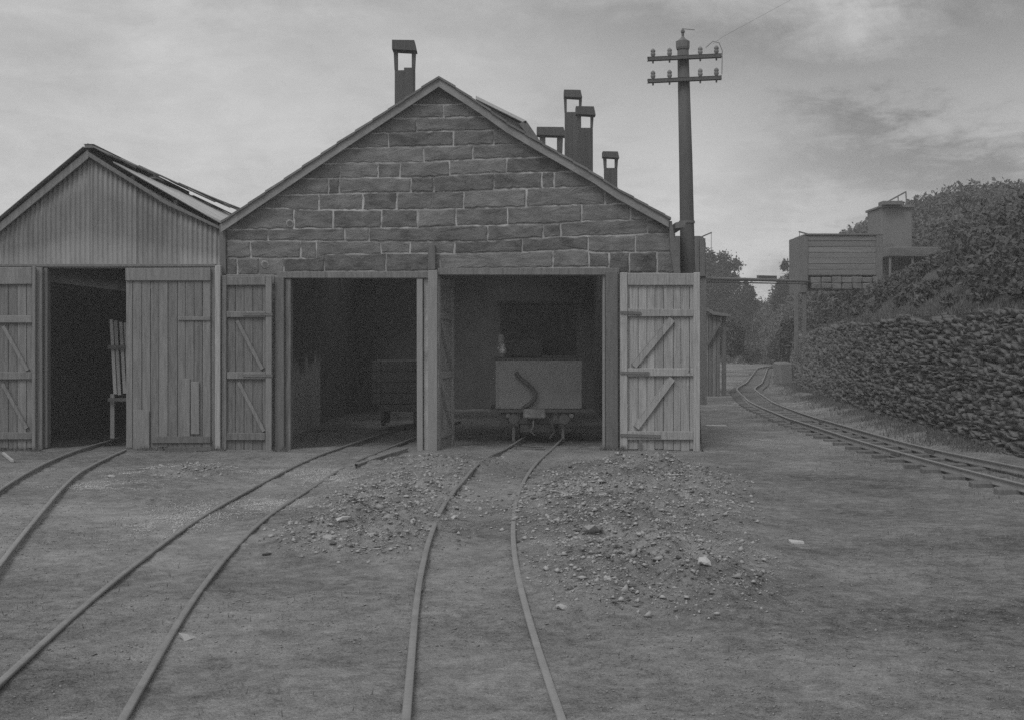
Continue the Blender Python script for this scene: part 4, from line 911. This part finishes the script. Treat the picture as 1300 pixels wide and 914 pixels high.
ROCKS = [rock(s)[2] for s in range(5)]
for me in ROCKS: me.materials.append(MT['rubp'])
for i, (px, py, s, l_) in enumerate(((474, 696, .055, 'roundish pale stone at the lower left of the left rubble heap'), (436, 682, .065, 'broad pale stone on the outer left edge of the left rubble heap'),
        (419, 697, .05, 'pale lump nearest the half buried rails below the left heap'), (577, 668, .045, 'flat whitish stone just right of the curving left rail of the right bay track'),
        (753, 700, .075, 'wedge-shaped pale slab in the middle of the right rubble heap'), (783, 691, .05, 'pale stone just right of the wedge-shaped slab'),
        (856, 590, .06, 'pale stone on the crest of the right heap beneath the pale door leaf'), (895, 746, .05, 'pale stone at the lower right foot of the right heap'),
        (712, 776, .045, 'pale stone at the near foot of the right heap'), (237, 810, .04, 'small pale stone beside the rail at the bottom left'),
        (206, 594, .05, 'white stone on the small heap before the corrugated shed'), (142, 608, .05, 'pale stone beside the rails of the corrugated shed'))):
    g = G(px, py); o = bpy.data.objects.new('loose_stone', ROCKS[i % 5]); col.objects.link(o); sx = s * random.uniform(.9, 1.2)
    o.location = (g.x, g.y, float(gh(np.array(g.x), np.array(g.y))) + s * .15); o.scale = (sx * 1.2, sx, s * .8); o.rotation_euler = (random.uniform(-.3, .3), random.uniform(-.3, .3), random.uniform(0, 6))
    tag(o, l_, 'stone', 'pale loose stones in the yard')
for px, py, wd, l_ in ((909, 541, .36, 'thin pale slab lying at the foot of the telegraph pole'), (1011, 690, .10, 'short pale stick lying alone on the open ground at right')):
    g = G(px, py); tag(obj('flat_slab', BX((g.x - wd / 2, g.y - .06, g.z), (g.x + wd / 2, g.y + .05, g.z + .022), .004, .008), MT['rubp']), l_, 'slab')
b = bmesh.new(); tube(b, [G(700, 711) + Vector((0, 0, .03)), G(735, 707) + Vector((0, 0, .07)), G(745, 700) + Vector((0, 0, .09))], .014, 6); tag(obj('broken_stake', b, MT['wooddark']), 'dark broken stake lying across the right rubble heap', 'stake')
b = bmesh.new(); bar(b, G(655, 571) + Vector((0, 0, .04)), G(690, 571) + Vector((0, 0, .03)), .09, .04, bev=.01, jit=.008); tag(obj('timber_offcut', b, MT['wooddark']), 'dark timber offcut between the rails in front of the engine', 'timber')
g1, g2 = G(4, 577), G(16, 588)
b = bmesh.new(); bar(b, (g1.x, g1.y, .02), (g2.x, g2.y, .03), .03, .03); tag(obj('pale_stick', b, MT['rubp']), 'pale stick on the ground below the far left door leaf', 'stick')
b = bmesh.new(); bar(b, G(210, 574) + Vector((0, 0, .03)), G(268, 573) + Vector((0, 0, .05)), .04, .05, jit=.01); tag(obj('fallen_batten', b, MT['wooddark']), 'dark batten lying along the foot of the boarded leaf', 'batten')

# ------------------------------------------------------------------ haze
HAZE = 0.0027
if HAZE:
    hm = bpy.data.materials.new('air'); hm.use_nodes = True; t = hm.node_tree; t.nodes.clear()
    o_ = nn(t, 'ShaderNodeOutputMaterial'); pv = nn(t, 'ShaderNodeVolumePrincipled'); pv.inputs['Density'].default_value = HAZE; pv.inputs['Color'].default_value = (.9, .9, .9, 1); pv.inputs['Anisotropy'].default_value = .1
    t.links.new(pv.outputs[0], o_.inputs['Volume'])
    tag(obj('haze', BX((-245, -65, -1.5), (245, 265, 16)), hm), 'thin pale haze in the damp air', 'haze', kind='stuff')
